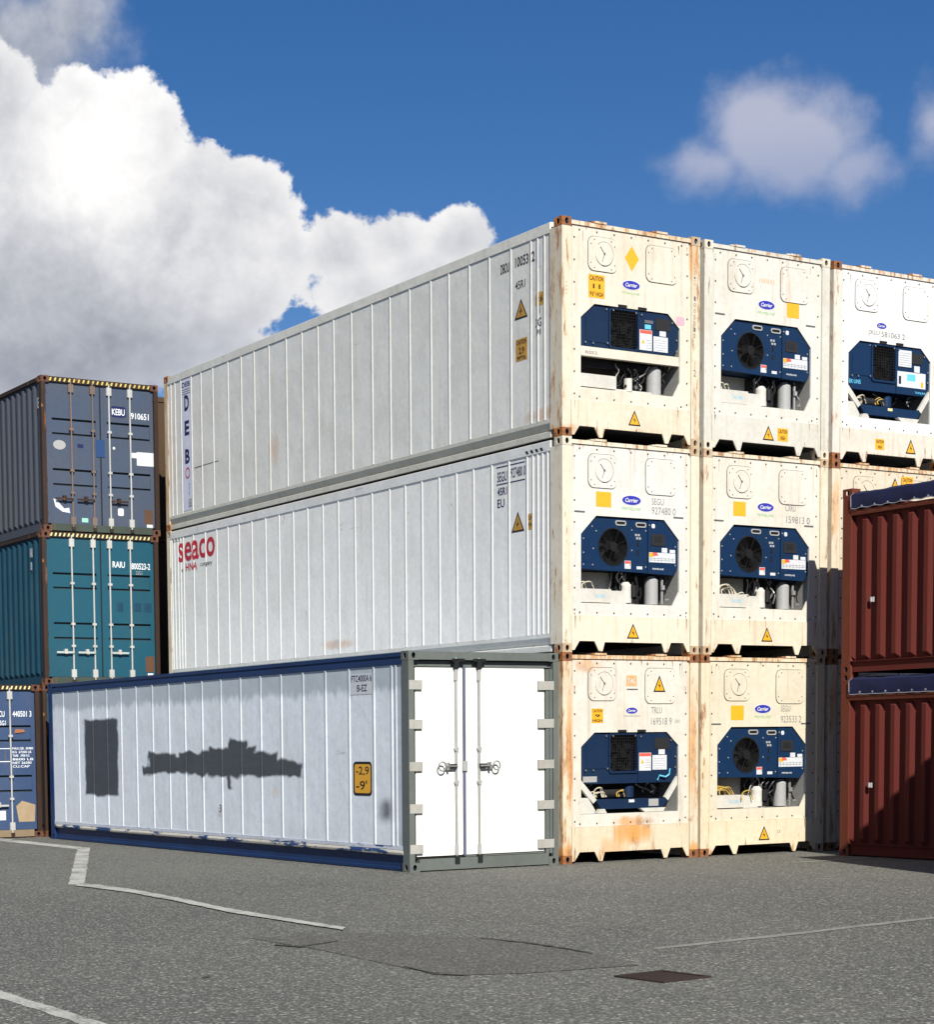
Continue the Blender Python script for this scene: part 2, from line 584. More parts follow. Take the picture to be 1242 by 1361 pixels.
# ------------------------------------------------------------------ corner castings
def casting_mesh(mat):
    """178 x 162 x 118 mm corner casting with real oval holes in front and both sides"""
    W_, L_, H_ = 0.162, 0.178, 0.118
    mb = MB()
    mb.prism(rect(0, W_, 0, H_), 0, 0.012, FRONT, [circ(W_ * .5, H_ * .5, 0.030, 0.041, 12)])
    mb.prism(rect(0.0121, L_, 0, H_), 0, 0.012, SIDE, [circ(L_ * .5, H_ * .5, 0.035, 0.041, 12)])
    mb.prism(rect(0.0121, L_, 0, H_), W_ - 0.012, W_, SIDE, [circ(L_ * .5, H_ * .5, 0.035, 0.041, 12)])
    mb.box(0.0121, W_ - .0121, L_ - .012, L_, 0.0, H_)
    mb.box(0.0121, W_ - .0121, 0.0121, L_ - .0121, H_ - 0.012, H_)
    mb.box(0.0121, W_ - .0121, 0.0121, L_ - .0121, 0, 0.012)
    mb.box(0.04, W_ - .04, 0.05, L_ - .0122, 0.0122, H_ - .0122, 1)  # black core paints in the darkness inside the holes
    return mb.mesh('corner_casting', [mat, M['black']])


def castings(parent, mats, W, L, H):
    cache = {}
    k = 0
    for z in (H - 0.118, 0.0):
        for (x, y, rz) in ((0, 0, 0), (W - 0.162, 0, 0), (0.162, L, math.pi), (W, L, math.pi)):
            m = mats[k % len(mats)]
            if m.name not in cache:
                cache[m.name] = casting_mesh(m)
            link('corner_casting', cache[m.name], parent, (x, y, z), rz)
            k += 1


# ------------------------------------------------------------------ reefer machinery
ZT = 1.862


M['fan'] = flat('fan_black', (.007, .007, .008), .8)
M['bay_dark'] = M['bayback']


def fan_part(parent, cx, cz, r, y):
    mb = MB()
    mb.cyl((cx, y, cz), (0, 1, 0), r * 0.30, 0.05, 16)
    for k in range(7):
        a = 2 * math.pi * k / 7
        pts = []
        for (rr, da) in ((0.28, -0.22), (0.28, 0.22), (0.93, 0.42), (0.97, 0.05)):
            pts.append((cx + r * rr * math.cos(a + da), cz + r * rr * math.sin(a + da)))
        v = [(pts[0][0], y + .05, pts[0][1]), (pts[1][0], y + .01, pts[1][1]), (pts[2][0], y + .00, pts[2][1]), (pts[3][0], y + .05, pts[3][1])]
        mb.add(v + [(a_, b_ + .004, c_) for a_, b_, c_ in v], [(0, 1, 2, 3), (7, 6, 5, 4), (0, 4, 5, 1), (1, 5, 6, 2), (2, 6, 7, 3), (3, 7, 4, 0)])
    return mb.obj('fan', M['fan'], parent, smooth=True)


def fan_guard(parent, cx, cz, r, y, rings=9, square=False):
    mb = MB()
    for i in range(rings):
        rr = r * (0.18 + 0.80 * i / (rings - 1))
        mb.tube([(cx + rr * math.cos(2 * math.pi * j / 24), y, cz + rr * math.sin(2 * math.pi * j / 24)) for j in range(24)], 0.0035, 4, closed=True)
    for k in range(8):
        a = 2 * math.pi * (k + 0.5) / 8
        mb.tube([(cx, y - .003, cz), (cx + r * math.cos(a), y - .003, cz + r * math.sin(a))], 0.004, 4)
    mb.cyl((cx, y - 0.012, cz), (0, 1, 0), r * 0.27, 0.012, 14)
    return mb.obj('fan_guard', M['fan'], parent, smooth=True)


def blue_logo(parent, cx, cz, w, h, d):
    o = sticker(parent, circ(cx, cz, w * .5 * 1.09, h * .5 * 1.16, 28), M['label'], d, FRONT, .0015, 'logo_plate')
    sticker(o, circ(cx, cz, w * .5, h * .5, 28), M['logoblue'], d - .0017, FRONT, .0015, 'logo_oval')
    write(o, 'Carrier', M['label'], cx - w * .37, cx + w * .33, cz - h * .22, cz + h * .24, d - .0045, bold=0.03, shear=.25)
    return o


def latch(parent, cx, cz, y, w=.19, h=.07):
    o = MB().prism(rrect(cx - w / 2, cx + w / 2, cz - h / 2, cz + h / 2, .03), y, y - .012, FRONT,
                   [rrect(cx - w / 2 + .018, cx + w / 2 - .018, cz - h / 2 + .016, cz + h / 2 - .016, .018)]).obj('cover_latch', M['tank'], parent)
    MB().prism(rrect(cx - w / 2 + .018, cx + w / 2 - .018, cz - h / 2 + .016, cz + h / 2 - .016, .018), y - .001, y - .004, FRONT).obj('latch_recess', M['black'], o)
    return o


def plumbing(parent, rng, x0, x1, z0, z1, n, y0=.12, y1=.34, r=(.008, .02), mat=None, name='hose'):
    mats = [M['black'], M['black'], M['darkmetal'], M['tank'], M['alu']]
    for i in range(n):
        x = rng.uniform(x0, x1)
        y = rng.uniform(y0, y1)
        pts = []
        z = z1 + .03
        k = rng.randint(5, 7)
        for j in range(k):
            pts.append((x, y, z))
            x = min(max(x + rng.uniform(-.09, .09), x0), x1)
            y = min(max(y + rng.uniform(-.04, .04), y0), y1)
            z = z1 + .03 - (z1 - z0 + .01) * (j + 1) / (k - 1) * rng.uniform(.85, 1.0)
        # smooth it
        sm = []
        for j in range(len(pts) - 1):
            a, b = Vector(pts[j]), Vector(pts[j + 1])
            sm += [a.lerp(b, .25), a.lerp(b, .75)]
        MB().tube(sm, rng.uniform(*r), 6).obj(name, mat or rng.choice(mats), parent, smooth=True)


def cable_coil(parent, rng, cx, cz, mat, n=5, rx=.13, y=.13):
    for k in range(n):
        c = cx + rng.uniform(-.09, .09)
        rr = rx * rng.uniform(.7, 1.15)
        hh = rng.uniform(.07, .14)
        yy = y + rng.uniform(-.03, .08)
        pts = [(c + rr * math.cos(math.pi * j / 10), yy + .02 * math.sin(j), cz + hh * math.sin(math.pi * j / 10)) for j in range(11)]
        MB().tube(pts, 0.009, 5).obj('cable', mat, parent, smooth=True)


def machinery_round(parent, rng, cfg):
    """fresh-look unit: round fan, receiver tank, white power box"""
    B = cfg.get('blue', M['blue'])
    fx, fz, fr = .92, 1.455, .25
    mb = MB().prism([(.342, 1.140), (1.53, 1.115), (1.53, ZT - .012), (.602, ZT - .012), (.342, 1.603)], .055, .075, FRONT, [circ(fx, fz, fr, n=28)])
    mb.box(.342, 1.53, .0751, .40, 1.145, 1.16)
    mb.box(.342, .36, .0751, .40, 1.161, 1.59)
    cover = mb.obj('condenser_cover', B, parent)
    ring = MB()
    N = 28
    o = circ(fx, fz, fr - .0005, n=N)
    i2 = circ(fx, fz, fr * .97, n=N)
    ring.add([(a, .05, b) for a, b in circ(fx, fz, fr + .012, n=N)] + [(a, .05, b) for a, b in o] + [(a, .2, b) for a, b in i2],
             [(k, (k + 1) % N, (k + 1) % N + N, k + N) for k in range(N)] + [(k + N, (k + 1) % N + N, (k + 1) % N + 2 * N, k + 2 * N) for k in range(N)])
    ring.obj('fan_shroud', M['black'], cover, smooth=True)
    MB().box(fx - fr, fx + fr, .21, .23, fz - fr, fz + fr).obj('condenser_coil', M['black'], cover)
    fan_part(cover, fx, fz, fr, .135)
    fan_guard(cover, fx, fz, fr, .048)
    ctrl = MB().prism([(1.537, 1.112), (1.99, 1.10), (2.078, 1.20), (2.078, 1.585), (1.805, ZT - .012), (1.537, ZT - .012)], .045, .40, FRONT).obj('control_box', B, parent)
    latch(cover, 1.05, 1.785, .055)
    latch(cover, 1.41, 1.775, .055)
    MB().prism(rrect(1.595, 1.835, 1.50, 1.66, .02), .0445, .036, FRONT).obj('display', M['ink'], ctrl)
    MB().prism(rect(1.64, 1.78, 1.55, 1.63), .0355, .033, FRONT).obj('keypad', M['darkmetal'], ctrl)
    # printed tables
    tb = sticker(ctrl, rect(1.555, 2.035, 1.27, 1.405), M['label'], .0445, name='instruction_label')
    sticker(tb, rect(1.56, 1.64, 1.345, 1.40), M['orange'], .0425, name='sticker')
    sticker(tb, [(1.62, 1.36), (1.72, 1.37), (1.69, 1.405), (1.62, 1.405)], M['redlabel'], .0405, name='sticker')
    for k in range(7):
        x = 1.59 + k * .065
        sticker(tb, rect(x, x + .004, 1.28, 1.345), M['greyink'], .0425, t=.0005, name='print_line')
    for k in range(2):
        z = 1.30 + k * .024
        sticker(tb, rect(1.565, 2.025, z, z + .003), M['greyink'], .0415, t=.0005, name='print_line')
    sticker(ctrl, rect(1.785, 1.885, 1.41, 1.475), M['label'], .0445)
    sticker(ctrl, rect(1.93, 2.03, 1.41, 1.455), M['label'], .0445)
    write(ctrl, 'PRIMELINE', M['whiteprint'], 1.62, 1.82, 1.168, 1.19, .0430)
    if cfg.get('shape_sticker', True):
        sticker(ctrl, rrect(1.60, 1.66, 1.74, 1.80, .02), M['label'], .0445)
    st = sticker(cover, rect(1.125, 1.235, 1.165, 1.275), M['label'], .0545)
    sticker(st, rect(1.13, 1.23, 1.235, 1.27), M['redlabel'], .0525)
    sticker(cover, rect(1.34, 1.44, 1.165, 1.205), M['label'], .0545)
    for (x, z) in ((1.31, 1.62), (1.36, 1.62), (1.33, 1.575), (1.38, 1.575)):
        sticker(cover, rect(x, x + .035, z, z + .03), M['tank'], .0545, name='small_label')
    for z in (1.36, 1.48):
        MB().prism(rect(1.345, 1.375, z, z + .07), .0545, .05, FRONT).obj('slot', M['black'], cover)
    mb = MB()
    for (x, z) in ((.40, 1.2), (.40, 1.36), (.40, 1.55), (.55, 1.72), (.56, 1.2), (.57, 1.42), (1.25, 1.7), (1.25, 1.42), (1.22, 1.22), (.62, 1.66), (1.50, 1.7), (1.50, 1.2), (1.56, 1.78), (2.03, 1.5), (2.03, 1.24)):
        mb.cyl((x, .0548 if x < 1.53 else .0448, z), (0, -1, 0), .010, .006, 6)
    mb.obj('rivets', M['tank'], cover, kind='stuff')
    # lower deck
    MB().box(.34, .90, .07, .30, .69, .875).obj('power_box', M['whitebox'], parent)
    write(parent, 'RC 58L', M['skyblue'], .62, .80, .755, .80, .0685)
    MB().box(.901, 1.34, .10, .36, .678, .86).obj('drip_pan', M['whitebox'], parent)
    MB().box(.34, 1.10, .361, .38, .88, 1.13).obj('condenser_plate', M['bay'], parent)
    c = MB()
    c.cyl((1.23, .16, .70), (0, 0, 1), .085, .24, 14)
    c.cyl((1.23, .16, .94), (0, 0, 1), .085, .05, 14, r2=.045)
    c.obj('compressor', M['whitebox'], parent, smooth=True)
    mb = MB()
    mb.box(1.28, 1.40, .08, .2, .70, .80)
    mb.cyl((1.31, .09, .78), (0, 0, 1), .05, .16, 12)
    mb.obj('pump', M['black'], parent)
    t = MB()
    t.cyl((1.715, .19, .69), (0, 0, 1), .098, .34, 18)
    t.cyl((1.715, .19, 1.03), (0, 0, 1), .098, .06, 18, r2=.05)
    t.cyl((1.715, .19, .674), (0, 0, 1), .07, .016, 18)
    t.obj('receiver_tank', M['tank'], parent, smooth=True)
    v = MB()
    v.cyl((1.87, .14, .70), (0, 0, 1), .022, .34, 8)
    v.cyl((1.87, .12, .90), (0, 0, 1), .035, .06, 8)
    v.cyl((1.90, .12, .76), (1, 0, 0), .02, .07, 8)
    v.obj('valve', M['alu'], parent, smooth=True)
    plumbing(parent, rng, 1.06, 1.60, .70, 1.12, 13)
    plumbing(parent, rng, 1.84, 2.0, .70, 1.08, 4, r=(.006, .012))
    if cfg.get('cable'):
        cable_coil(parent, rng, .56, .88, M[cfg['cable']], 7, .17)
        cable_coil(parent, rng, .93, .80, M[cfg['cable']], 2, .12, .06)
    else:
        cable_coil(parent, rng, .50, .88, M['cablewhite'], 2, .10)


def machinery_grille(parent, rng, cfg, y0=.05):
    """older unit: square grille; low=True adds the navy lower deck with diagonal braces"""
    B = cfg.get('blue', M['blue2'])
    low = cfg['low']
    zb = 1.09 if low else 1.235
    zt = 1.80
    gx0, gx1, gz0, gz1 = .86, 1.335, (1.26 if low else 1.262), 1.765
    fx, fz, fr = (gx0 + gx1) / 2, (gz0 + gz1) / 2, .225
    out = [(.342, zb + (.12 if low else .01)), (.44, zb)] if low else [(.342, zb)]
    mb = MB().prism(out + [(1.36, zb), (1.36, zt - .01), (.575, zt - .01), (.342, 1.60)], y0, y0 + .02, FRONT, [rrect(gx0, gx1, gz0, gz1, .04)])
    mb.box(.36, 1.36, y0 + .0201, .40, zb + .005, zb + .02)
    cover = mb.obj('condenser_cover', B, parent)
    MB().prism([(.44, 1.30), (.82, 1.30), (.82, 1.75), (.60, 1.75), (.44, 1.62)], y0 - .0005, y0 - .008, FRONT).obj('access_panel', B, cover)
    fr_ = MB().prism(rrect(gx0 - .03, gx1 + .03, gz0 - .03, gz1 + .02, .05), y0 - .001, y0 - .02, FRONT, [rrect(gx0, gx1, gz0, gz1, .04)]).obj('grille_frame', B, cover)
    g = MB()
    n = 13
    for k in range(1, n):
        x = gx0 + (gx1 - gx0) * k / n
        g.box(x - .003, x + .003, y0 - .016, y0 - .010, gz0, gz1)
        z = gz0 + (gz1 - gz0) * k / n
        g.box(gx0, gx1, y0 - .0095, y0 - .004, z - .003, z + .003)
    g.obj('grille', M['fan'], cover)
    fan_part(cover, fx, fz, fr, y0 + .05)
    fan_guard(cover, fx, fz, fr, y0 + .01, 6)
    MB().box(gx0 - .02, gx1 + .02, y0 + .13, y0 + .15, gz0 - .02, gz1 + .02).obj('condenser_coil', M['black'], cover)
    ctrl = MB().prism([(1.366, zb), (1.98, zb), (2.078, zb + .13), (2.078, 1.60), (1.86, zt - .01), (1.366, zt - .01)], y0 - .006, .40, FRONT).obj('control_box', B, parent)
    yc = y0 - .0065
    MB().prism(rrect(1.66, 1.93, 1.56, 1.72, .02), yc, yc - .008, FRONT).obj('display', M['ink'], ctrl)
    if cfg.get('bigcard'):
        a = sticker(ctrl, rect(1.40, 1.68, 1.50, 1.745), M['label'], yc - .009, name='instruction_label')
        for k in range(6):
            sticker(a, rect(1.42, 1.66, 1.525 + .035 * k, 1.529 + .035 * k), M['greyink'], yc - .0107, t=.0005, name='print_line')
        a = sticker(ctrl, rect(1.39, 2.0, 1.20, 1.43), M['label'], yc, name='instruction_label')
        sticker(a, rect(1.42, 1.47, 1.24, 1.36), M['ink'], yc - .0017, t=.0005, name='pictogram')
        sticker(a, rect(1.60, 1.78, 1.30, 1.40), M['skyblue'], yc - .0017, t=.0003, name='pictogram')
        sticker(a, rect(1.90, 1.95, 1.22, 1.30), M['orange'], yc - .0017, t=.0005, name='pictogram')
        sticker(ctrl, rect(1.74, 1.86, 1.435, 1.53), M['label'], yc - .009)
        write(cover, 'EK·UN5', M['skyblue'], .38, .62, 1.17, 1.23, y0 - .001, bold=.012)
        write(ctrl, 'THINLINE', M['skyblue'], 1.77, 2.0, 1.12, 1.15, yc - .002, bold=.012)
    else:
        a = sticker(ctrl, rect(1.375, 1.60, 1.27, 1.545) if not low else rect(1.38, 1.60, 1.26, 1.51), M['label'], yc, name='instruction_label')
        z1 = 1.545 if not low else 1.51
        sticker(a, rect(1.385, 1.595, z1 - .05, z1 - .005), M['redlabel'], yc - .0017, t=.0005)
        sticker(a, [(1.41, 1.36), (1.47, 1.36), (1.44, 1.42)], M['orange'], yc - .0017, t=.0005)
        for k in range(4):
            sticker(a, rect(1.49, 1.585, 1.30 + .035 * k, 1.304 + .035 * k), M['greyink'], yc - .0017, t=.0005, name='print_line')
        b = sticker(ctrl, rect(1.625, 1.885, 1.27, 1.475), M['label'], yc, name='instruction_label')
        for k in range(5):
            sticker(b, rect(1.65, 1.86, 1.29 + .033 * k, 1.293 + .033 * k), M['greyink'], yc - .0017, t=.0005, name='print_line')
        sticker(ctrl, rect(1.735, 1.85, 1.485, 1.57), M['label'], yc)
        if not low:
            sticker(ctrl, rect(1.47, 1.58, 1.56, 1.62), M['skyblue'], yc)
            sticker(ctrl, rect(1.47, 1.62, 1.64, 1.68), M['greyink'], yc)
        if low:
            sticker(cover, rect(.385, .63, 1.115, 1.195), M['tank'], y0 - .0005, name='name_plate')
            MB().tube([(1.70, y0 - .03, 1.12), (1.72, y0 - .04, 1.19), (1.84, y0 - .04, 1.165), (1.90, y0 - .04, 1.20), (1.93, y0 - .03, 1.28)], .012, 6).obj('pipe', M['skyblue'], ctrl, smooth=True)
    mb = MB()
    for (x, z) in ((.42, 1.28), (.55, 1.28), (.80, 1.30), (.90, 1.75), (1.30, 1.75), (1.40, 1.74), (1.95, 1.68), (2.03, 1.45), (2.03, 1.3), (.78, 1.75)):
        mb.cyl((x, y0 - .022, z), (0, -1, 0), .013, .006, 6)
    mb.obj('rivets', M['alu'], cover, kind='stuff')
    if low:
        zd0, zd1 = .735, .875
        deck = MB().prism([(.60, zd1), (1.94, zd1 - .01), (1.82, zd0), (.72, zd0)], y0, .30, FRONT).obj('lower_deck', B, parent)
        sticker(deck, rect(1.20, 1.30, .82, .86), M['hazp'] if cfg.get('bigcard') else M['label'], y0 - .0005)
        if not cfg.get('bigcard'):
            sticker(deck, rect(1.56, 1.74, .76, .86), M['tank'], y0 - .0005)
        for (pa, pb) in (((.342, 1.15), (.60, .87)), ((2.078, 1.17), (1.87, .88))):
            s = 1 if pa[0] < 1 else -1
            MB().prism([pa, (pa[0], pa[1] - .12), (pb[0] - s * .04, pb[1] - .05), (pb[0] + s * .02, pb[1])], y0 - .012, y0 + .03, FRONT).obj('brace', M['whitebox'], parent)
        MB().prism([(.342, .68), (.342, .90), (.47, .90), (.60, .72), (.58, .68)], y0 - .01, .3, FRONT).obj('gusset', M['whitebox'], parent)
        MB().prism([(.63, .68), (.68, .74), (.76, .74), (.80, .68)], y0 - .014, y0 + .05, FRONT).obj('gusset', M['whitebox'], parent)
        MB().prism([(1.48, .68), (1.40, .735), (1.86, .735), (1.82, .68)], y0 - .014, y0 + .05, FRONT).obj('gusset', M['whitebox'], parent)
        c = MB()
        c.cyl((1.28, .17, .89), (0, 0, 1), .085, .15, 14)
        c.cyl((1.28, .17, 1.04), (0, 0, 1), .085, .03, 14, r2=.05)
        c.obj('compressor', B, parent, smooth=True)
        m2 = MB()
        m2.cyl((.80, .20, .95), (1, 0, 0), .075, .36, 12)
        m2.obj('motor', M['darkmetal'], parent, smooth=True)
        plumbing(parent, rng, .5, 1.95, .90, 1.07, 9, r=(.008, .018))
        cable_coil(parent, rng, .70, .90, M['cablewhite'], 5, .09, .10)
        cable_coil(parent, rng, 1.05, .90, M['cable'], 3, .07, .10)
    else:
        MB().box(.342, 2.078, .03, .10, 1.10, 1.225).obj('cross_rail', cfg['panel'], parent)
        MB().prism([(.342, 1.0), (1.66, 1.0), (1.66, 1.099), (.342, 1.099)], .20, .23, FRONT).obj('black_panel', M['black'], parent)  # black panel set across the opening under the cross rail
        write(parent, 'RS52', M['greyink'], .42, .62, 1.13, 1.17, .0285)
        MB().box(.34, .99, .07, .30, .70, .875).obj('power_box', M['whitebox'], parent)
        MB().box(.991, 1.66, .12, .36, .68, .72).obj('drip_pan', M['whitebox'], parent)
        t = MB()
        t.cyl((1.76, .2, .69), (0, 0, 1), .105, .35, 18)
        t.cyl((1.76, .2, 1.04), (0, 0, 1), .105, .05, 18, r2=.06)
        t.obj('receiver_tank', M['tank'], parent, smooth=True)
        c = MB()
        c.cyl((1.26, .15, .70), (0, 0, 1), .06, .18, 12)
        c.obj('compressor', M['whitebox'], parent, smooth=True)
        plumbing(parent, rng, 1.05, 1.64, .70, 1.06, 14)
        plumbing(parent, rng, 1.88, 1.98, .70, 1.06, 3)


def vent_cover(parent, x0, x1, z0, z1, y, mat, dial):
    o = MB().prism(rrect(x0, x1, z0, z1, .09, 4), y, y - .012, FRONT).obj('vent_cover' if dial else 'access_cover', mat, parent)
    mb = MB()
    pts = rrect(x0 + .04, x1 - .04, z0 + .04, z1 - .04, .06, 1)
    for (a, b) in pts:
        mb.cyl((a, y - .0121, b), (0, -1, 0), .008, .006, 6)
    mb.obj('rivets', M['greyink'], o, kind='stuff')
    sh = MB().prism(rrect(x0 - .008, x1 + .008, z0 - .008, z1 + .008, .095, 4), y - .0002, y - .003, FRONT)
    sh.obj('gasket', M['greyink'], o)
    if dial:
        cx, cz = (x0 + x1) / 2 + .02, (z0 + z1) / 2 + .01
        r = .155
        d = MB().prism(circ(cx, cz, r, n=24), y - .0121, y - .022, FRONT).obj('vent_dial', mat, o)
        MB().tube([(cx + (r + .003) * math.cos(a * .26), y - .02, cz + (r + .003) * math.sin(a * .26)) for a in range(-7, 10)], .004, 4).obj('dial_rim', M['greyink'], o)
        g = MB()
        for a in (130, 250):
            ca, sa = math.cos(R(a)), math.sin(R(a))
            g.tube([(cx, y - .025, cz), (cx + r * .72 * ca, y - .025, cz + r * .72 * sa)], .0055, 4)
        g.cyl((cx, y - .022, cz), (0, -1, 0), .015, .01, 8)
        g.obj('dial_spokes', M['greyink'], o)
    return o


def rail_profile(mb, pts, y0, y1, flip=False, W=2.438):
    """(x, z) profile swept along y"""
    n = len(pts)
    f = (lambda x: W - x) if flip else (lambda x: x)
    v = [(f(a), y0, b) for a, b in pts] + [(f(a), y1, b) for a, b in pts]
    fs = [(i, (i + 1) % n, (i + 1) % n + n, i + n) for i in range(n)]
    tr = tessellate_polygon([[Vector((a, b, 0)) for a, b in pts]])
    fs += [tuple(t) for t in tr] + [tuple(i + n for i in reversed(t)) for t in tr]
    mb.add(v, fs)


def reefer(name, label, loc, cfg, rng, group='refrigerated containers stacked three high', W=2.438, H=2.896, L=12.192):
    root = thing(name, label, 'shipping container', loc, group=group)
    fm, pm, sm, cm = cfg['frame'], cfg['panel'], cfg['side'], cfg['castings']
    castings(root, cm, W, L, H)
    # posts
    for x0 in (0, W - .16):
        a = x0
        mb = MB()
        if x0 == 0:
            prof = [(0.002, .004), (.150, .004), (.150, .030), (.19, .030), (.19, .12), (.10, .12), (.10, .27), (.002, .27)]
        else:
            prof = [(.004 + a + .004, .004), (a + .158, .004), (a + .158, .27), (a + .06, .27), (a + .06, .12), (a - .03, .12), (a - .03, .030), (a + .008, .030)]
        n = len(prof)
        tr = tessellate_polygon([[Vector((p[0], p[1], 0)) for p in prof]])
        v = [(p[0], p[1], .1185) for p in prof] + [(p[0], p[1], H - .1185) for p in prof]
        mb.add(v, [(i, (i + 1) % n, (i + 1) % n + n, i + n) for i in range(n)] + [tuple(t) for t in tr] + [tuple(i + n for i in t) for t in tr])
        mb.obj('corner_post', fm, root)
        MB().box(a + .002, a + .16, L - .14, L - .004, .1185, H - .1185).obj('corner_post', cfg.get('rearpost', fm), root)
    # header, lugs, sill
    MB().box(.1625, W - .1625, .006, .14, H - .088, H - .035).obj('header', fm, root)
    for x in (.66, 1.74):
        MB().box(x - .10, x + .10, -.004, .10, H - .034, H - .006).obj('lifting_lug', fm, root)
        MB().box(x - .17, x - .101, .0, .10, H - .034, H - .014).obj('lug_bracket', cm[0], root)
    s = cfg.get('sill_top', .50)
    sill = [(.1625, .03), (.21, .03), (.30, .155), (.56, .155), (.64, .02), (.70, .02), (.74, .145), (1.76, .145), (1.81, .02), (1.87, .02),
            (1.93, .155), (2.16, .155), (2.235, .03), (W - .1625, .03), (W - .1625, s), (.1625, s)]
    MB().prism(sill, .010, .028, FRONT).obj('bottom_sill', cfg.get('sill', fm), root)
    MB().box(.1701, W - .17, .031, .12, .17, s - .01).obj('sill_backing', fm, root)
    # bulkhead with the unit bay
    bx0, bx1 = (.335, 2.085)
    ztop = ZT if cfg['unit'] == 'round' else 1.80
    if cfg['unit'] == 'round':
        hole = [(bx0, .675), (1.97, .675), (bx1, .87), (bx1, 1.59), (1.81, ztop), (.60, ztop), (bx0, 1.605)]
    elif cfg.get('low'):
        hole = [(bx0, .675), (bx1, .675), (bx1, 1.61), (1.87, ztop), (.57, ztop), (bx0, 1.605)]
    else:
        hole = [(bx0, .675), (1.97, .675), (bx1, .87), (bx1, 1.61), (1.87, ztop), (.57, ztop), (bx0, 1.605)]
    MB().prism(rect(.1905, W - .1905, s + .002, H - .0895), .024, .05, FRONT, [hole]).obj('bulkhead_panel', pm, root)
    # seam between upper panel and bay frame
    if cfg['unit'] == 'round':
        MB().prism(rect(.22, .40, 1.895, 1.915), .0235, .018, FRONT).obj('seam_strip', M['greyink'], root)
        MB().prism(rect(1.98, 2.16, 1.895, 1.915), .0235, .018, FRONT).obj('seam_strip', M['greyink'], root)
        c = [(.24, 1.64), (.40, 1.885), (.24, 1.885)]
    else:
        for x in (.98, 1.33):
            MB().prism(rect(x, x + .15, 1.806, 1.835), .0235, .012, FRONT).obj('seam_strip', M['black'], root)
    mb = MB()
    for k in range(7):
        mb.cyl((.31 + k * .30, .0238, H - .145), (0, -1, 0), .0125, .007, 6)
        mb.cyl((.31 + k * .30, .0238, s + .045), (0, -1, 0), .0125, .007, 6)
    for k in range(8):
        z = .58 + k * .295
        mb.cyl((.222, .0238, z), (0, -1, 0), .0125, .007, 6)
        mb.cyl((W - .222, .0238, z), (0, -1, 0), .0125, .007, 6)
    mb.obj('bolts', M['bolt'], root, kind='stuff')
    mb = MB()
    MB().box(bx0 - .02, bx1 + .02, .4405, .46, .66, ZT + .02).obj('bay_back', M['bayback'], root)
    mb.box(bx0 - .02, bx0 - .0005, .051, .44, .66, ZT + .02)
    mb.box(bx1 + .0005, bx1 + .02, .051, .44, .66, ZT + .02)
    mb.box(bx0, bx1, .051, .44, .655, .6745)
    mb.box(bx0, bx1, .051, .44, ZT + .001, ZT + .02)
    mb.obj('unit_bay', [M['bay']], root)
    mb = MB()
    for k in range(9):
        x = rng.choice([.31 + .3 * rng.randint(0, 6), .222, W - .222, bx0 + .03, bx1 - .03]) + rng.uniform(-.01, .01)
        z1 = s + .035 if rng.random() < .6 else 2.74 - .3 * rng.randint(0, 1)
        if z1 > 1 and not (.2 < x < .24 or 2.19 < x < 2.24):
            z1 = H - .155
        ln = rng.uniform(.05, .17)
        w = rng.uniform(.004, .008)
        yy = .0237 if z1 > s + .05 else .0236
        mb.add([(x - w, yy, z1), (x + w, yy, z1), (x + w * .3, yy, z1 - min(ln, .03 if z1 < 1 else ln)), (x - w * .4, yy, z1 - min(ln, .03 if z1 < 1 else ln))], [(0, 1, 2, 3)])
        if z1 < 1:
            mb.add([(x - w, .0096, s - .005), (x + w, .0096, s - .005), (x + w * .4, .0096, s - ln), (x - w * .3, .0096, s - ln * 1.1)], [(0, 1, 2, 3)])
    mb.obj('rust_drips', M['drip'], root, kind='stuff')
    if cfg['unit'] == 'round':
        machinery_round(root, rng, cfg)
    else:
        machinery_grille(root, rng, cfg)
    # covers above the unit
    vent_cover(root, .46, .95, 2.24, 2.69, .0235, pm, True)
    vent_cover(root, 1.47, 2.02, 2.20, 2.69, .0235, pm, False)
    # left side: skins between ribs, ribs, rails
    ribs = cfg.get('ribs')
    px = .013
    zb, zt = .262, H - .165
    if ribs:
        es = [.272] + sorted(ribs) + [L - .142]
        rib_me = MB().add([(px - .0005, -.024, zb + .003), (px - .0005, .024, zb + .003), (.004, .010, zb + .003), (.004, -.010, zb + .003),
                           (px - .0005, -.024, zt - .003), (px - .0005, .024, zt - .003), (.004, .010, zt - .003), (.004, -.010, zt - .003)],
                          [(0, 1, 5, 4), (1, 2, 6, 5), (2, 3, 7, 6), (3, 0, 4, 7), (0, 3, 2, 1), (4, 5, 6, 7)]).mesh('rib', sm)
        for i in range(len(es) - 1):
            j = rng.uniform(0, .0025)
            MB().box(px + j, px + .03 + j, es[i] + .002, es[i + 1] - .002, zb, zt).obj('side_panel', sm, root)
        for r in ribs:
            link('rib', rib_me, root, (0, r, 0))
    else:
        MB().box(px, px + .03, .272, L - .142, zb, zt).obj('side_wall', sm, root)
    rm = cfg.get('rail', sm)
    mb = MB()
    rail_profile(mb, [(.002, zt + .002), (.002, H - .03), (.02, H - .02), (.08, H - .02), (.08, zt + .002)], .271, L - .141)
    mb.obj('top_rail', rm, root)
    if 'toprail2' in cfg:
        mb = MB()
        rail_profile(mb, [(-.006, H - .075), (-.006, H - .03), (.0015, H - .03), (.0015, H - .075)], .271, L - .141)
        mb.obj('top_flange', cfg['toprail2'], root)
    mb = MB()
    rail_profile(mb, [(.005, .21), (.005, zb - .002), (.09, zb - .002), (.09, .02), (.012, .02), (.012, .095), (.055, .115)], .271, L - .141)
    mb.obj('bottom_rail', cfg.get('lowrail', rm), root)
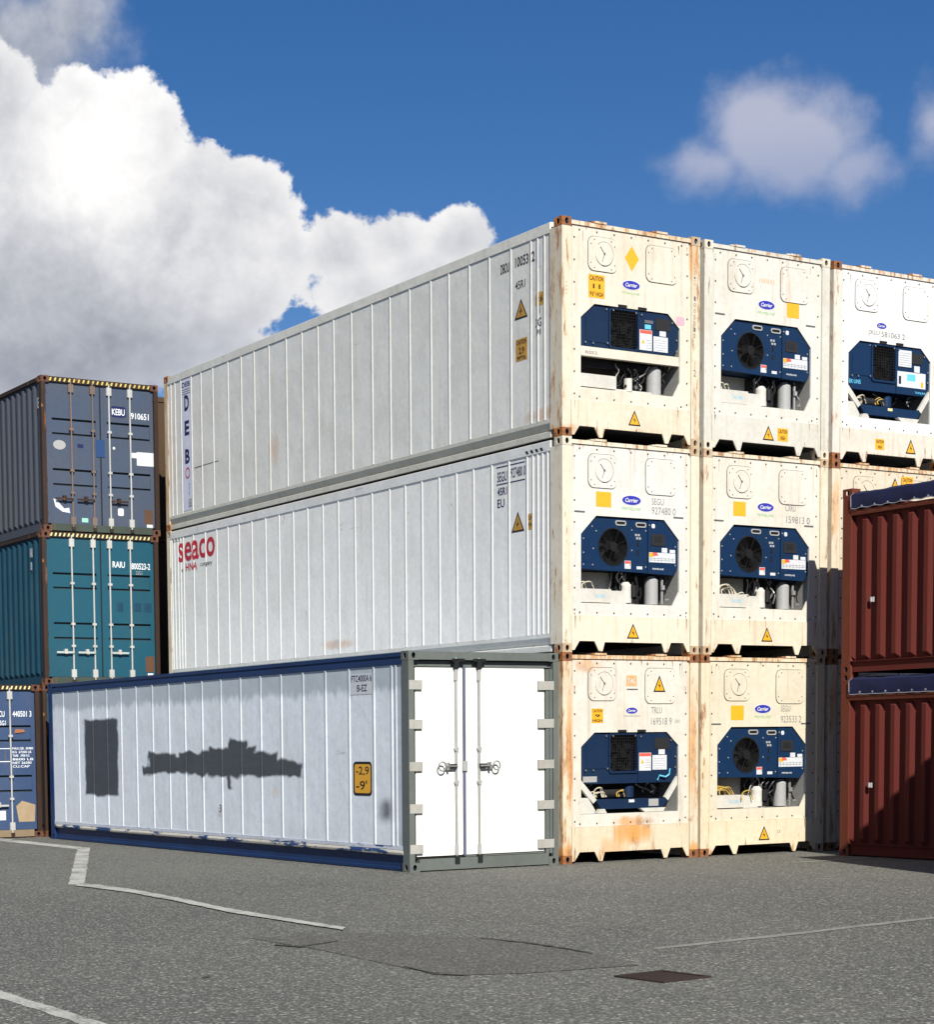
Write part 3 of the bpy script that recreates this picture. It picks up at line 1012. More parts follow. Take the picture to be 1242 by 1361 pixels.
    if cfg.get('holes'):
        mb = MB()
        for yy in (.8, 2.3, 4.5):
            mb.cyl((.0545, yy, .165), (-1, 0, 0), .018, .012, 8)
        mb.obj('drain_hole', M['black'], root, kind='stuff')
    # far side, rear end, roof and floor
    mb = MB()
    mb.box(W - .03, W - .008, .272, L - .142, .02, H - .02)
    mb.obj('side_wall', sm, root, label='plain right side wall')
    MB().box(.1605, W - .1605, L - .07, L - .02, .03, H - .03).obj('rear_door', sm, root)
    MB().box(.081, W - .031, .141, L - .071, H - .06, H - .03).obj('roof', sm, root)
    MB().box(.091, W - .031, .121, L - .071, .16, .20).obj('floor', M['darkmetal'], root)
    return root


# ------------------------------------------------------------------ dry containers
def corrugated(mb, x, y0, y1, z0, z1, depth=.036, pitch=.278, s=1, flat_ends=True):
    """trapezoid corrugation along y; x is the outer plane, s=+1 means the inside is towards +x"""
    n = max(1, round((y1 - y0) / pitch))
    p = (y1 - y0) / n
    prof = [(y0, 0)]
    for i in range(n):
        a = y0 + i * p
        prof += [(a + p * .26, 0), (a + p * .44, 1), (a + p * .82, 1), (a + p, 0)]
    # dedupe
    rows = [(z0, 0.0), (z0 + .02, 0.0), (z0 + .075, 1.0), (z1 - .075, 1.0), (z1 - .02, 0.0), (z1, 0.0)]
    v, f = [], []
    m = len(prof)
    for z, k in rows:
        for (y, d) in prof:
            dd = (1 - d) * depth * (1 - k) + d * depth      # proud folds fade back to the inner plane at both ends
            v.append((x + s * dd, y, z))
    for r in range(len(rows) - 1):
        for i in range(m - 1):
            a = r * m + i
            f.append((a, a + 1, a + 1 + m, a + m))
    mb.add(v, f)


def dry_container(name, label, loc, cfg, group=None, W=2.438, H=2.896, L=12.192, doors=True):
    root = thing(name, label, 'shipping container', loc, group=group)
    fm, dm, sm, cm = cfg['frame'], cfg['door'], cfg['side'], cfg['castings']
    castings(root, cm, W, L, H)
    for (xa, xb) in ((.002, .09), (W - .09, W - .002)):
        MB().box(xa, xb, .004, .11, .1185, H - .1185).obj('corner_post', fm, root)
        MB().box(xa, xb, L - .11, L - .004, .1185, H - .1185).obj('corner_post', fm, root)
    MB().box(.1625, W - .1625, .012, .13, H - .105, H - .006).obj('door_header', fm, root)
    MB().box(.1625, W - .1625, .012, .13, .02, .15).obj('door_sill', cfg.get('sill', fm), root)
    for k, s in ((0, 1), (1, -1)):
        x = .012 if s == 1 else W - .012
        mb = MB()
        corrugated(mb, x, .1105, L - .1105, .165, H - .085, s=s)
        mb.obj('side_wall', sm, root)
        mb = MB()
        xs = (.004, .06) if s == 1 else (W - .06, W - .004)
        mb.box(xs[0], xs[1], .1785, L - .1785, H - .084, H - .012)
        mb.obj('top_rail', fm, root)
        mb = MB()
        mb.box(xs[0] + (.02 if s == 1 else 0), xs[1] - (0 if s == 1 else .02), .1785, L - .1785, .02, .164)
        mb.obj('bottom_rail', cfg.get('lowrail', sm), root)
    MB().box(.061, W - .061, .131, L - .11, H - .05, H - .02).obj('roof', sm, root)
    MB().box(.061, W - .061, .131, L - .11, .05, .1).obj('floor', M['darkmetal'], root)
    MB().box(.091, W - .091, L - .08, L - .03, .02, H - .02).obj('end_wall', sm, root)
    if not doors:
        MB().box(.091, W - .091, .03, .06, .151, H - .106).obj('end_wall', dm, root)
        return root
    # two leaves with two recessed channels each
    z0, z1 = .155, H - .11
    chans = [(2.09, 2.13), (1.82, 1.86), (1.15, 1.19), (.87, .91)]
    for li, (xa, xb) in enumerate(((.095, W / 2 - .012), (W / 2 + .012, W - .095))):
        mb = MB()
        e = .13
        zz = [z0]
        for (a, b) in sorted(chans):
            zz += [a, b]
        zz.append(z1)
        for i in range(0, len(zz) - 1):
            rec = i % 2 == 1
            y = .075 if rec else .045
            if rec:
                mb.box(xa + e, xb - e * .6, .085, .10, zz[i], zz[i + 1], 1)
                mb.box(xa, xa + e - .0005, .045, .10, zz[i], zz[i + 1])
                mb.box(xb - e * .6 + .0005, xb, .045, .10, zz[i], zz[i + 1])
            else:
                band = i in (2, 6)
                if band:
                    mb.box(xa + e, xb - e * .6, .058, .10, zz[i], zz[i + 1])
                    mb.box(xa, xa + e - .0005, .045, .10, zz[i], zz[i + 1])
                    mb.box(xb - e * .6 + .0005, xb, .045, .10, zz[i], zz[i + 1])
                else:
                    mb.box(xa, xb, .045, .10, zz[i], zz[i + 1])
        leaf = mb.obj('door', [dm, M['groove']], root)
        # hinges on the outer edge
        xh = .055 if li == 0 else W - .055
        for z in (.35, .98, 1.9, 2.62):
            MB().box(xh - .045, xh + .05, .02, .044, z - .03, z + .03).obj('hinge', cfg.get('hinge', fm), leaf)
        rods = (.61, 1.055) if li == 0 else (1.40, 1.84)
        for k, rx in enumerate(rods):
            rm = cfg['rods'][li * 2 + k]
            rod = MB()
            rod.cyl((rx, .018, .06), (0, 0, 1), .0165, H - .12, 8)
            ro = rod.obj('lock_rod', rm, leaf, smooth=True)
            for z in (.22, .74, 1.16, 1.93, H - .20):
                w = .05 if z in (.22, H - .20) else .04
                h = .075 if z in (.22, H - .20) else .022
                MB().box(rx - w, rx + w, .004 if h > .05 else .0, .044, z - h, z + h).obj('rod_bracket', rm, leaf)
            MB().box(rx - .035, rx + .035, -.008, .03, .04, .10).obj('cam_keeper', cfg['frame'], leaf)
        xh0 = rods[0] if li == 1 else rods[0] - .36
        hm = cfg['rods'][li * 2]
        for xr in ((rods[0], -1), (rods[1], -1)) if li == 0 else ((rods[0], 1),):
            xx, sgn = xr
            h = MB()
            h.box(min(xx, xx + sgn * .36), max(xx, xx + sgn * .36), -.02, -.008, .60, .635)
            h.box(xx + sgn * .17 - .03, xx + sgn * .17 + .03, -.026, .044, .59, .68)
            h.obj('handle', cfg.get('handle', hm), leaf)
    MB().box(W / 2 - .0115, W / 2 + .0115, .036, .09, z0, z1).obj('door_gasket', M['black'], root)
    return root


def hazard_header(root, W, H, n, cfgm):
    """black band with slanted yellow stripes along the header"""
    band = MB().box(.165, W - .165, .0085, .0118, H - .095, H - .02).obj('hazard_band', M['blackband'], root)
    for k in range(n):
        x = .19 + (W - .40) * k / (n - 1)
        sticker(band, [(x - .02, H - .088), (x + .014, H - .088), (x + .036, H - .028), (x + .002, H - .028)], cfgm, .0083, t=.002, name='stripe')


M['drip'] = flat('rust_drip', (.40, .24, .12), .8, mottle=.6)
M['bolt'] = flat('bolt_dark', (0.09, 0.075, 0.06), 0.6)
M['groove'] = flat('groove_shade', (0.02, 0.03, 0.035), 0.6)  # near-black puts the shade of the door channels into the colour
M['blackband'] = paint('black_band', (0.03, 0.022, 0.018), .6, .4, .3, .5, 9)

# ------------------------------------------------------------------ ground
def asphalt(name='asphalt', dark=False):
    m = bpy.data.materials.new(name)
    m.use_nodes = True
    t = NT(m.node_tree)
    bs = t.n['Principled BSDF']
    tcn = t.node('ShaderNodeTexCoord')
    P = tcn.outputs['Object']
    big = t.noise(P, .16, 5, .55)
    mid = t.noise(P, 1.1, 6, .6, .4)
    vor = t.node('ShaderNodeTexVoronoi')
    t.l.new(P, vor.inputs['Vector'])
    vor.inputs['Scale'].default_value = 30
    vor2 = t.node('ShaderNodeTexVoronoi')
    t.l.new(P, vor2.inputs['Vector'])
    vor2.inputs['Scale'].default_value = 70
    sp = t.node('ShaderNodeSeparateColor')
    t.l.new(vor.outputs['Color'], sp.inputs[0])
    sp2 = t.node('ShaderNodeSeparateColor')
    t.l.new(vor2.outputs['Color'], sp2.inputs[0])
    c = t.mix(t.ramp(big, .35, .68), (.058, .060, .053), (.087, .088, .076)) if not dark else t.mix(t.ramp(big, .35, .68), (.056, .055, .048), (.070, .067, .058))
    c = t.mix(t.ramp(mid, .45, .75, 0, .5), c, (.050, .050, .045))
    c = t.mix(t.ramp(t.noise(P, .55, 6, .65), .52, .74, 0, .5), c, (.105, .102, .086))
    rot = t.node('ShaderNodeMapping')
    t.l.new(P, rot.inputs[0])
    rot.inputs[2].default_value = (0, 0, .35)
    rot.inputs[3].default_value = (1.5, .11, 1)
    c = t.mix(t.ramp(t.noise(rot.outputs[0], 1.0, 5, .6), .52, .70, 0, .5), c, (.038, .038, .036))
    c = t.mix(t.ramp(t.noise(P, .9, 3, .5), .64, .72, 0, .55), c, (.035, .034, .032))
    c = t.mix(t.ramp(t.noise(t.mapping(P, loc=(4, 8, 1)), 1.7, 8, .7), .64, .72, 0, .6), c, (.20, .195, .17))
    gr = t.noise(P, 22, 6, .75)
    c = t.mix(t.ramp(gr, .36, .50, .75, 0), c, (.042, .042, .041))
    c = t.mix(t.ramp(gr, .52, .66, 0, .6), c, (.145, .142, .122))
    stone = t.math('MULTIPLY', t.ramp(sp.outputs[0], .74, .92), t.ramp(vor.outputs['Distance'], .50, .25))
    c = t.mix(t.math('MULTIPLY', stone, .45 if dark else .95), c, (.36, .35, .30))
    c = t.mix(t.ramp(sp2.outputs[1], .6, 1.0, 0, .5 if dark else .7), c, (.27, .26, .23))
    c = t.mix(t.ramp(sp2.outputs[0], .62, 1.0, 0, .7), c, (.03, .03, .03))
    t.l.new(c, bs.inputs['Base Color'])
    bs.inputs['Roughness'].default_value = .88
    b = t.node('ShaderNodeBump')
    b.inputs['Strength'].default_value = .7
    b.inputs['Distance'].default_value = .006
    hh = t.math('ADD', t.math('MULTIPLY', vor.outputs['Distance'], -.8), t.math('MULTIPLY', t.noise(P, 60, 4, .6), .8))
    t.l.new(hh, b.inputs['Height'])
    t.l.new(b.outputs[0], bs.inputs['Normal'])
    return m


M['asphalt'] = asphalt()
M['patch'] = asphalt('asphalt_patch', True)
MB().add([(-1500, -1500, 0), (1500, -1500, 0), (1500, 1500, 0), (-1500, 1500, 0)], [(0, 1, 2, 3)]).obj('ground', M['asphalt'], kind='structure')


def road_paint(name, alpha_lo, alpha_hi, col=(.36, .36, .33)):
    """worn paint: the asphalt shows through where it has gone"""
    m = bpy.data.materials.new(name)
    m.use_nodes = True
    t = NT(m.node_tree)
    bs = t.n['Principled BSDF']
    tcn = t.node('ShaderNodeTexCoord')
    P = tcn.outputs['Object']
    n = t.math('ADD', t.math('MULTIPLY', t.noise(P, 2.2, 4, .6), .45), t.math('MULTIPLY', t.noise(P, 38, 6, .75), .55))
    worn = t.ramp(n, alpha_lo, alpha_hi)
    c = t.mix(worn, col, (.14, .135, .12))
    t.l.new(c, bs.inputs['Base Color'])
    bs.inputs['Roughness'].default_value = .8
    return m


M['line'] = road_paint('worn_line_paint', .47, .60)
M['faintline'] = road_paint('faint_line_paint', .46, .60, (.20, .20, .18))
M['tar'] = flat('tar_seam', (.058, .057, .050), .9, mottle=.6)
MARKS = [
    ('painted_line', 'line', [(-3.17, 14.77), (-3.22, 12.98), (-3.28, 8.98), (-3.61, 8.21), (-3.59, 12.01), (-3.55, 13.7)], .004),
    ('painted_line', 'line', [(-3.42, 8.82), (-3.26, 8.66), (-6.80, 0.74), (-6.95, 0.88)], .008),
    ('painted_line', 'line', [(-6.71, 0.99), (-6.65, -0.22), (-6.78, -1.79), (-6.97, -3.32), (-7.02, -4.36), (-7.06, -5.84), (-7.21, -6.03), (-7.19, -4.67), (-7.18, -3.71), (-7.0, -2.24), (-6.89, -0.75), (-6.96, 0.64)], .012),
    ('painted_line', 'line', [(-11.29, -6.2), (-11.29, -8.19), (-11.29, -9.01), (-11.35, -11.9), (-11.48, -11.9), (-11.43, -9.34), (-11.43, -8.56), (-11.47, -6.2)], .004),
    ('painted_line', 'faintline', [(-1.45, -8.19), (-2.12, -8.26), (-3.16, -8.39), (-3.98, -8.52), (-4.72, -8.6), (-5.91, -8.74), (-6.02, -8.85), (-4.87, -8.74), (-4.12, -8.65), (-3.31, -8.53), (-2.35, -8.40), (-1.69, -8.34)], .004),
    ('painted_line', 'faintline', [(4.15, -1.62), (3.4, -1.69), (2.67, -1.71), (2.45, -1.84), (3.16, -1.82), (4.1, -1.76)], .004),
    ('asphalt_patch', 'patch', [(-8.19, -6.07), (-7.22, -6.23), (-6.58, -7.28), (-6.59, -8.91), (-6.78, -9.58), (-7.76, -9.49), (-8.27, -9.28), (-8.29, -8.71), (-8.18, -7.33)], .004),
    ('tar_seam', 'tar', [(-8.28, -6.69), (-8.16, -6.92), (-7.69, -6.75), (-7.73, -6.80), (-8.22, -7.03), (-8.32, -6.75)], .008),
    ('tar_seam', 'tar', [(-8.24, -8.63), (-8.31, -9.15), (-8.16, -9.36), (-8.18, -9.39), (-8.34, -9.17), (-8.27, -8.66)], .008),
    ('tar_seam', 'tar', [(-6.58, -7.28), (-6.49, -7.8), (-6.51, -8.43), (-6.57, -8.79), (-6.60, -8.79), (-6.55, -8.45), (-6.53, -7.84), (-6.62, -7.33)], .008),
    ('tar_seam', 'tar', [(-9.79, -8.3), (-9.7, -8.25), (-9.75, -8.36), (-9.81, -8.37)], .004),
]


def ragged(pts, step=.10, j=.012):
    out = []
    n = len(pts)
    for i in range(n):
        a, b = Vector(pts[i]), Vector(pts[(i + 1) % n])
        k = max(1, int((b - a).length / step))
        nx = Vector((-(b - a).y, (b - a).x)).normalized()
        for q in range(k):
            p = a.lerp(b, q / k) + nx * random.uniform(-j, j)
            out.append((p.x, p.y))
    return out


for nm, mt, pts, z in MARKS:
    pts = ragged(pts, .10 if nm == 'painted_line' else .05, .011 if nm == 'painted_line' else .007)
    tri = tessellate_polygon([[Vector((a, b, 0)) for a, b in pts]])
    MB().add([(a, b, z) for a, b in pts], [tuple(t) for t in tri]).obj(nm, M[mt], kind='structure')

# drain cover
M['castiron'] = paint('rusty_iron', (.034, .022, .019), .9, .5, .2, .15, 3.0)
dc = thing('drain_cover', 'small square rusty brown iron drain cover set flush in the asphalt', 'drain cover', (-7.11, -10.22, 0), R(6))
MB().prism(rect(-.245, .245, -.235, .235), .002, .012, TOPP, [rect(-.215, .215, -.205, .205)]).obj('frame', M['castiron'], dc)
MB().prism(rect(-.212, .212, -.202, .202), .001, .005, TOPP).obj('lid', M['castiron'], dc)
for k in range(7):
    MB().box(-.185, .185, -.175 + k * .054, -.155 + k * .054, .0051, .009).obj('tread_bar', M['castiron'], dc)

# ------------------------------------------------------------------ reefer paints
CREAM = (0.620, 0.562, 0.450)
CREAM2 = (0.610, 0.573, 0.489)
WHITE = (.60, .59, .55)
H = 2.896


def edge_rust(amount):
    def f(t, sp, P, c):
        n = t.noise(t.mapping(P, loc=(2, 7, 4), scale=(8, 8, 1.4)), 1.6, 9, .72)
        zr = t.math('MAXIMUM', t.ramp(sp.outputs[2], 2.66, 2.86, 0, .16), t.ramp(sp.outputs[2], .30, .03, 0, .13))
        ax = t.math('ABSOLUTE', t.math('SUBTRACT', sp.outputs[0], 1.219))
        xr = t.ramp(ax, 1.02, 1.18, 0, .10)
        m = t.ramp(t.math('ADD', n, t.math('MAXIMUM', zr, xr)), .70 - .12 * amount, .80 - .10 * amount, 0, .85)
        c = t.mix(m, c, t.mix(t.ramp(n, .5, .68), (.50, .27, .10), (.17, .07, .03)))
        s = t.noise(t.mapping(P, loc=(1, 1, 8), scale=(14, 14, .6)), 1.0, 6, .6)
        return t.mix(t.math('MULTIPLY', t.ramp(s, .54, .74, 0, .55), t.ramp(n, .3, .6)), c, (.40, .28, .16))
    return f


def F(name, col, rust, seed, dirt=.22, streak=.40, blobs=()):
    return paint(name, col, .5, dirt, streak, rust, seed, blobs=blobs, bump=.15, extra=edge_rust(min(1.0, rust * 1.8 + .15)), dirtcol=(col[0] * .78, col[1] * .70, col[2] * .58))


def C(name, col, rust, seed):
    return paint(name, col, .6, .6, .5, rust, seed, bump=.3)


def scuffs(t, sp, P, c):
    n = t.noise(t.mapping(P, scale=(2.2, 2.2, 1.5)), 1.6, 12, .72)
    c = t.mix(t.ramp(n, .655, .69, 0, .55), c, (.20, .19, .17))
    n2 = t.noise(t.mapping(P, loc=(9, 9, 9), scale=(.6, .6, 5)), 1.3, 10, .7)
    return t.mix(t.ramp(n2, .66, .70, 0, .35), c, (.25, .23, .20))


def S(name, col, seed, rust=.12, dirt=.45, extra=None, blobs=()):
    if extra is None:
        extra = scuffs
    return paint(name, col, .42, dirt, .35, rust, seed, bump=.6, extra=extra, blobs=blobs, dirtcol=(col[0] * .80, col[1] * .79, col[2] * .75))


RC = C('casting_rust', (.20, .09, .05), 1.1, 1)
CC = C('casting_cream', (.48, .39, .27), .75, 2)
CW = C('casting_pale', (.58, .54, .44), .45, 3)

# ribs measured along the side
R31 = [.40, .55, .70, 1.16, 1.67, 2.16, 2.68, 3.15, 3.72, 4.27, 4.79, 5.40, 5.95, 6.45, 6.97, 7.50, 8.10, 8.63, 9.11, 9.61, 10.2, 10.67, 11.07, 11.5, 11.75, 11.92]
R21 = [.34, .45, .56, .67, .80, 1.22, 1.63, 2.08, 2.51, 2.96, 3.42, 3.88, 4.32, 4.83, 5.35, 5.86, 6.35, 6.85, 7.33, 7.82, 8.30, 8.80, 9.27, 9.70, 10.14, 10.59, 11.08, 11.5, 11.62, 11.74, 11.88, 12.0]
RW = [.32, .42, .86, 1.49, 2.12, 2.74, 3.38, 4.00, 4.63, 5.27, 5.91, 6.52, 7.10, 7.72, 8.36, 8.97, 9.57, 10.18, 10.82, 11.5]

rng = random.Random(11)
Z2, Z3 = H, 2 * H


def front_std(root, logo=(1.22, 2.10, .33, .125), line=True, tri=(1.24, .20, .22, .21)):
    blue_logo(root, logo[0], logo[1], logo[2], logo[3], .0235)
    if line:
        write(root, 'PRIMELINE', M['green'], logo[0] - .17, logo[0] + .16, logo[1] - .135, logo[1] - .095, .0225, shear=.2)
    if tri:
        warn_triangle(root, tri[0], tri[1], tri[2], tri[3], .0095)


# --- top row, left: long grey-white side in view
sA = S('side_grey_white_top', (.69, .685, .65), 1.0, .10, .5, blobs=[(1, .45, .35, .5, .12, .5), (1, 11.9, 1.3, .25, 1.2, .25), (1, 8.0, .95, .25, .35, .35)])
r31 = reefer('refrigerated_container', 'grey-white reefer with DEBO lettering and amber diamond, topmost of its stack', (0, 0, Z3),
             dict(unit='grille', low=False, frame=F('cream_frame_a', CREAM, .42, 1, .4, .6, blobs=[(0, 2.3, 2.6, .12, .35, .7), (0, .1, .1, .2, .1, .6)]), panel=F('cream_panel_a', CREAM2, .12, 2, .35, .5), side=sA,
                  castings=[RC, CC, RC, RC, RC, CC, RC, RC], ribs=R31, rearpost=F('rear_post_rust', (0.500, 0.434, 0.322), .55, 7),
                  lowrail=S('rail_grey', (.52, .51, .45), 4, .25), rail=S('rail_top', (.66, .65, .59), 5, .15)), rng)
sticker(r31, [(1.22, 2.30), (1.345, 2.475), (1.22, 2.64), (1.10, 2.475)], M['orange'], .0235, name='diamond_sticker')
caution_label(r31, .465, .745, 1.88, 2.19, .0235, ['CAUTION', '11', '9\'6" HIGH'])
blue_logo(r31, 1.21, 2.115, .30, .115, .0235)
write(r31, 'THINLINE', M['green'], 1.05, 1.36, 1.99, 2.02, .0225)
warn_triangle(r31, 1.26, .22, .22, .21, .0095)
sticker(r31, rrect(2.02, 2.17, 1.66, 1.78, .03), M['pink'], .0235)


def left(y):
    """reading coordinate on a left side: increases towards the container's front"""
    return lambda u, v, d: (d, y - u, v)


LS = left(0.0)


def side_text(root, body, mat, ya, yb, z0, z1, bold=0.0, d=None, shear=0.0, slope=0):
    """lettering on a left side: on the skins, and again on the crown of every rib it crosses"""
    if d is not None:
        return write(root, body, mat, -ya, -yb, z0, z1, d, LS, bold=bold, shear=shear)
    vs, fs = text_mesh(body, mat, bold)
    pts = [(ya + (yb - ya) * u - shear * v * (z1 - z0), z0 + (z1 - z0) * v) for u, v in vs]
    bm = bmesh.new()
    bv = [bm.verts.new((.0118, a, b)) for a, b in pts]
    for f in fs:
        try:
            bm.faces.new([bv[k] for k in f])
        except ValueError:
            pass
    full = bpy.data.meshes.new('lettering')
    bm.to_mesh(full)
    for r in SIDE_RIBS:
        if not (min(ya, yb) - .02 < r < max(ya, yb) + .02):
            continue
        b2 = bmesh.new()
        b2.from_mesh(full)
        for (yy, n) in ((r - .0105, -1), (r + .0105, 1)):
            bmesh.ops.bisect_plane(b2, geom=b2.verts[:] + b2.edges[:] + b2.faces[:], plane_co=(0, yy, 0), plane_no=(0, n, 0))
        for (yy, n) in ((r - .0245, -1), (r + .0245, 1)):
            bmesh.ops.bisect_plane(b2, geom=b2.verts[:] + b2.edges[:] + b2.faces[:], plane_co=(0, yy, 0), plane_no=(0, n, 0), clear_outer=True)
        for v in b2.verts:
            v.co.x = .0026 + .0092 * min(1.0, max(0.0, (abs(v.co.y - r) - .0105) / .014))
        tmp = bpy.data.meshes.new('tmp')
        b2.to_mesh(tmp)
        b2.free()
        bm.from_mesh(tmp)
        bpy.data.meshes.remove(tmp)
    bm.to_mesh(full)
    bm.free()
    full.materials.append(mat)
    return link('lettering', full, root)


SIDE_RIBS = R31
# DEBO strip and lettering
strip = sticker(r31, rect(11.08, 11.47, .30, H - .175), S('strip_lilac', (.60, .62, .74), 6, 0, .3), .0128, SIDE, name='name_strip')
side_text(r31, 'DEB', M['navyink'], 11.45, 11.12, 2.57, 2.66, .02, .0095)
for z in (2.52, 2.48, 2.44):
    sticker(r31, rect(11.12, 11.44, z, z + .012), M['greyink'], .0108, SIDE, name='print_line')
for ch, z0, z1, mt in (('D', 2.13, 2.42, 'navyink'), ('E', 1.68, 1.95, 'navyink'), ('B', 1.16, 1.43, 'navyink'), ('O', .88, 1.09, 'red')):
    side_text(r31, ch, M[mt], 11.36, 11.17, z0, z1, .04 if ch != 'O' else .0, .0095)
for z in (.74, .66, .58):
    side_text(r31, 'T', M['greyink'], 11.24, 11.18, z, z + .05, 0, .0095)
side_text(r31, 'LEASE', M['ink'], 11.24, 11.12, .35, .50, .0, .0095)
side_text(r31, 'DBOU', M['ink'], 1.40, 1.20, 2.42, 2.56, .02)
side_text(r31, '1005312', M['ink'], 1.06, .62, 2.44, 2.58, .02)
side_text(r31, '45R1', M['ink'], 1.06, .83, 2.14, 2.25, .01)
sticker(r31, rect(.46, .54, 2.33, 2.63), M['label'], .0125, SIDE, name='white_label')
warn_triangle(r31, .93, 1.73, .30, .27, .0123, SIDE, mat=M['sideorange'])
cl = sticker(r31, rect(.79, 1.05, 1.16, 1.46), M['sideorange'], .0123, SIDE, name='caution_label')
for ln, a, b, z0, z1 in (('CAUTION', 1.03, .81, 1.38, 1.44), ('2.9', .98, .86, 1.25, 1.34), ('9FT6', 1.02, .83, 1.175, 1.225)):
    side_text(cl, ln, M['ink'], a, b, z0, z1, .02, .0095)
sg = sticker(r31, rrect(.42, .60, 1.82, 2.00, .04), M['sideorange'], .0123, SIDE, name='height_sign')
side_text(sg, '9.6', M['ink'], .58, .44, 1.87, 1.95, .02, .0095)
MB().box(.009, .0125, .50, .515, 1.72, 1.81).obj('tape', M['greyink'], r31)
side_text(r31, '3G', M['greyink'], .60, .47, 1.54, 1.66, .02)
side_text(r31, '98', M['greyink'], .57, .48, 1.43, 1.51, .02)
MB().box(.0115, .0127, 10.02, 10.98, 1.035, 1.05).obj('repair_seam', M['greyink'], r31)

for k, ch in enumerate('CAUTION'):
    write(r31, ch, M['greyink'], 2.325, 2.355, 2.50 - k * .045, 2.53 - k * .045, .0035)
for k, ch in enumerate('1005312'):
    write(r31, ch, M['greyink'], 2.325, 2.36, 2.02 - k * .085, 2.08 - k * .085, .0035)
write(r31, '2', M['greyink'], 2.32, 2.37, .98, 1.07, .0035)
for k in range(4):
    write(r31, 'H', M['greyink'], .065, .085, 2.02 - k * .05, 2.045 - k * .05, .0035)

# --- middle row, left
sB = S('side_cool_white', (.735, .73, .71), 2.0, .06, .35, blobs=[(1, 5.9, .42, .55, .10, .45)])
fB = F('cream_frame_b', (0.640, 0.586, 0.478), .16, 12, .3, .35)
r21 = reefer('refrigerated_container', 'white reefer with large red seaco lettering on its side, middle of its stack', (0, 0, Z2),
             dict(unit='round', frame=fB, panel=F('white_panel_b', (0.600, 0.596, 0.568), .05, 13, .3, .25), side=sB, castings=[CW, CC, CC, CC, CC, CC, RC, RC],
                  ribs=R21, holes=True, rail=S('rail_cool', (.66, .66, .65), 8, .08), lowrail=S('rail_cool_low', (.56, .56, .53), 9, .12)), rng)
front_std(r21)
sticker(r21, rect(.595, .86, 1.985, 2.19), M['orange'], .0235)
write(r21, 'SEGU', M['fadedink'], 1.585, 1.80, 2.06, 2.15, .0230)
write(r21, '927480 0', M['fadedink'], 1.585, 2.02, 1.93, 2.03, .0230)
SIDE_RIBS = R21
side_text(r21, 'seaco', M['red'], 11.72, 10.22, 2.26, 2.62, .018)
side_text(r21, 'a', M['ink'], 11.60, 11.53, 2.08, 2.13)
side_text(r21, 'HNA', M['red'], 11.42, 10.95, 2.08, 2.22, .015)
side_text(r21, 'company', M['ink'], 10.82, 10.33, 2.09, 2.17)
side_text(r21, 'SEACO', M['ink'], 11.95, 11.62, 2.66, 2.71, .01)
side_text(r21, 'SEGU', M['navyink'], 1.50, 1.27, 2.46, 2.60, .01)
side_text(r21, '927480 0', M['navyink'], 1.18, .84, 2.48, 2.62, .01)
for z in (2.42, 2.66):
    sticker(r21, rect(.85, 1.52, z, z + .014), M['navyink'], .0125, SIDE, name='print_line')
side_text(r21, '45R1', M['navyink'], 1.50, 1.27, 2.27, 2.38, .02)
side_text(r21, 'EU', M['navyink'], 1.50, 1.33, 2.10, 2.22, .01)
warn_triangle(r21, 1.02, 1.72, .30, .28, .0123, SIDE, mat=M['sideorange'])
hs = sticker(r21, rect(.69, .785, 1.72, 1.94), M['sideorange'], .0123, SIDE, name='height_sign')
side_text(hs, '2,9', M['ink'], .775, .70, 1.85, 1.91, .02, .0095)
side_text(hs, "9'6", M['ink'], .775, .70, 1.76, 1.82, .02, .0095)
for k in range(4):
    sticker(r21, [(.42 + k * .11, 2.755), (.47 + k * .11, 2.755), (.50 + k * .11, 2.80), (.45 + k * .11, 2.80)], M['ink'], .0015, SIDE, name='hazard_stripe')

# --- bottom row, left: badly rusted
fC = F('rusty_frame_c', (0.620, 0.537, 0.418), .62, 21, .5, .7, blobs=[(0, .13, 1.6, .08, .9, .75), (0, 2.32, 1.6, .08, 1.0, .75), (0, .1, .1, .25, .2, .9), (0, 2.35, .1, .2, .15, .9)])
r11 = reefer('refrigerated_container', 'rust-stained cream reefer with orange rust on its sill, beside the white doors', (0, 0, 0),
             dict(unit='grille', low=True, frame=fC, panel=F('rusty_panel_c', (0.600, 0.575, 0.519), .22, 22, .45, .6, blobs=[(0, .45, 2.72, .3, .12, .6), (0, 1.25, .55, .42, .10, .8)]), side=sB,
                  sill=F('rusty_sill_c', (0.610, 0.527, 0.400), .30, 23, .5, .6, blobs=[(0, 1.22, .42, .45, .24, 1.0), (0, .9, .2, .3, .2, .5)]), castings=[RC, RC, RC, RC]), rng)
blue_logo(r11, 1.23, 2.10, .20, .085, .0235)
write(r11, 'TRANSICOLD', M['fadedink'], 1.08, 1.38, 2.015, 2.035, .0230)
sticker(r11, rect(1.13, 1.32, 2.44, 2.59), M['paleorange'], .0235)
write(r11, 'TAL', M['label'], 1.15, 1.30, 2.48, 2.55, .021, bold=.012)
sticker(r11, rect(1.14, 1.34, 2.385, 2.405), M['greyink'], .0235)
caution_label(r11, .52, .72, 1.93, 2.13, .0235, ['CAUTION', '9', 'HIGH'])
warn_triangle(r11, 1.72, 2.36, .22, .235, .011)
write(r11, 'TRLU', M['fadedink'], 1.58, 1.78, 2.06, 2.15, .0230)
write(r11, '169518 9', M['fadedink'], 1.58, 1.96, 1.90, 2.00, .0230)
write(r11, '22G', M['fadedink'], 2.01, 2.11, 1.93, 1.97, .0230)

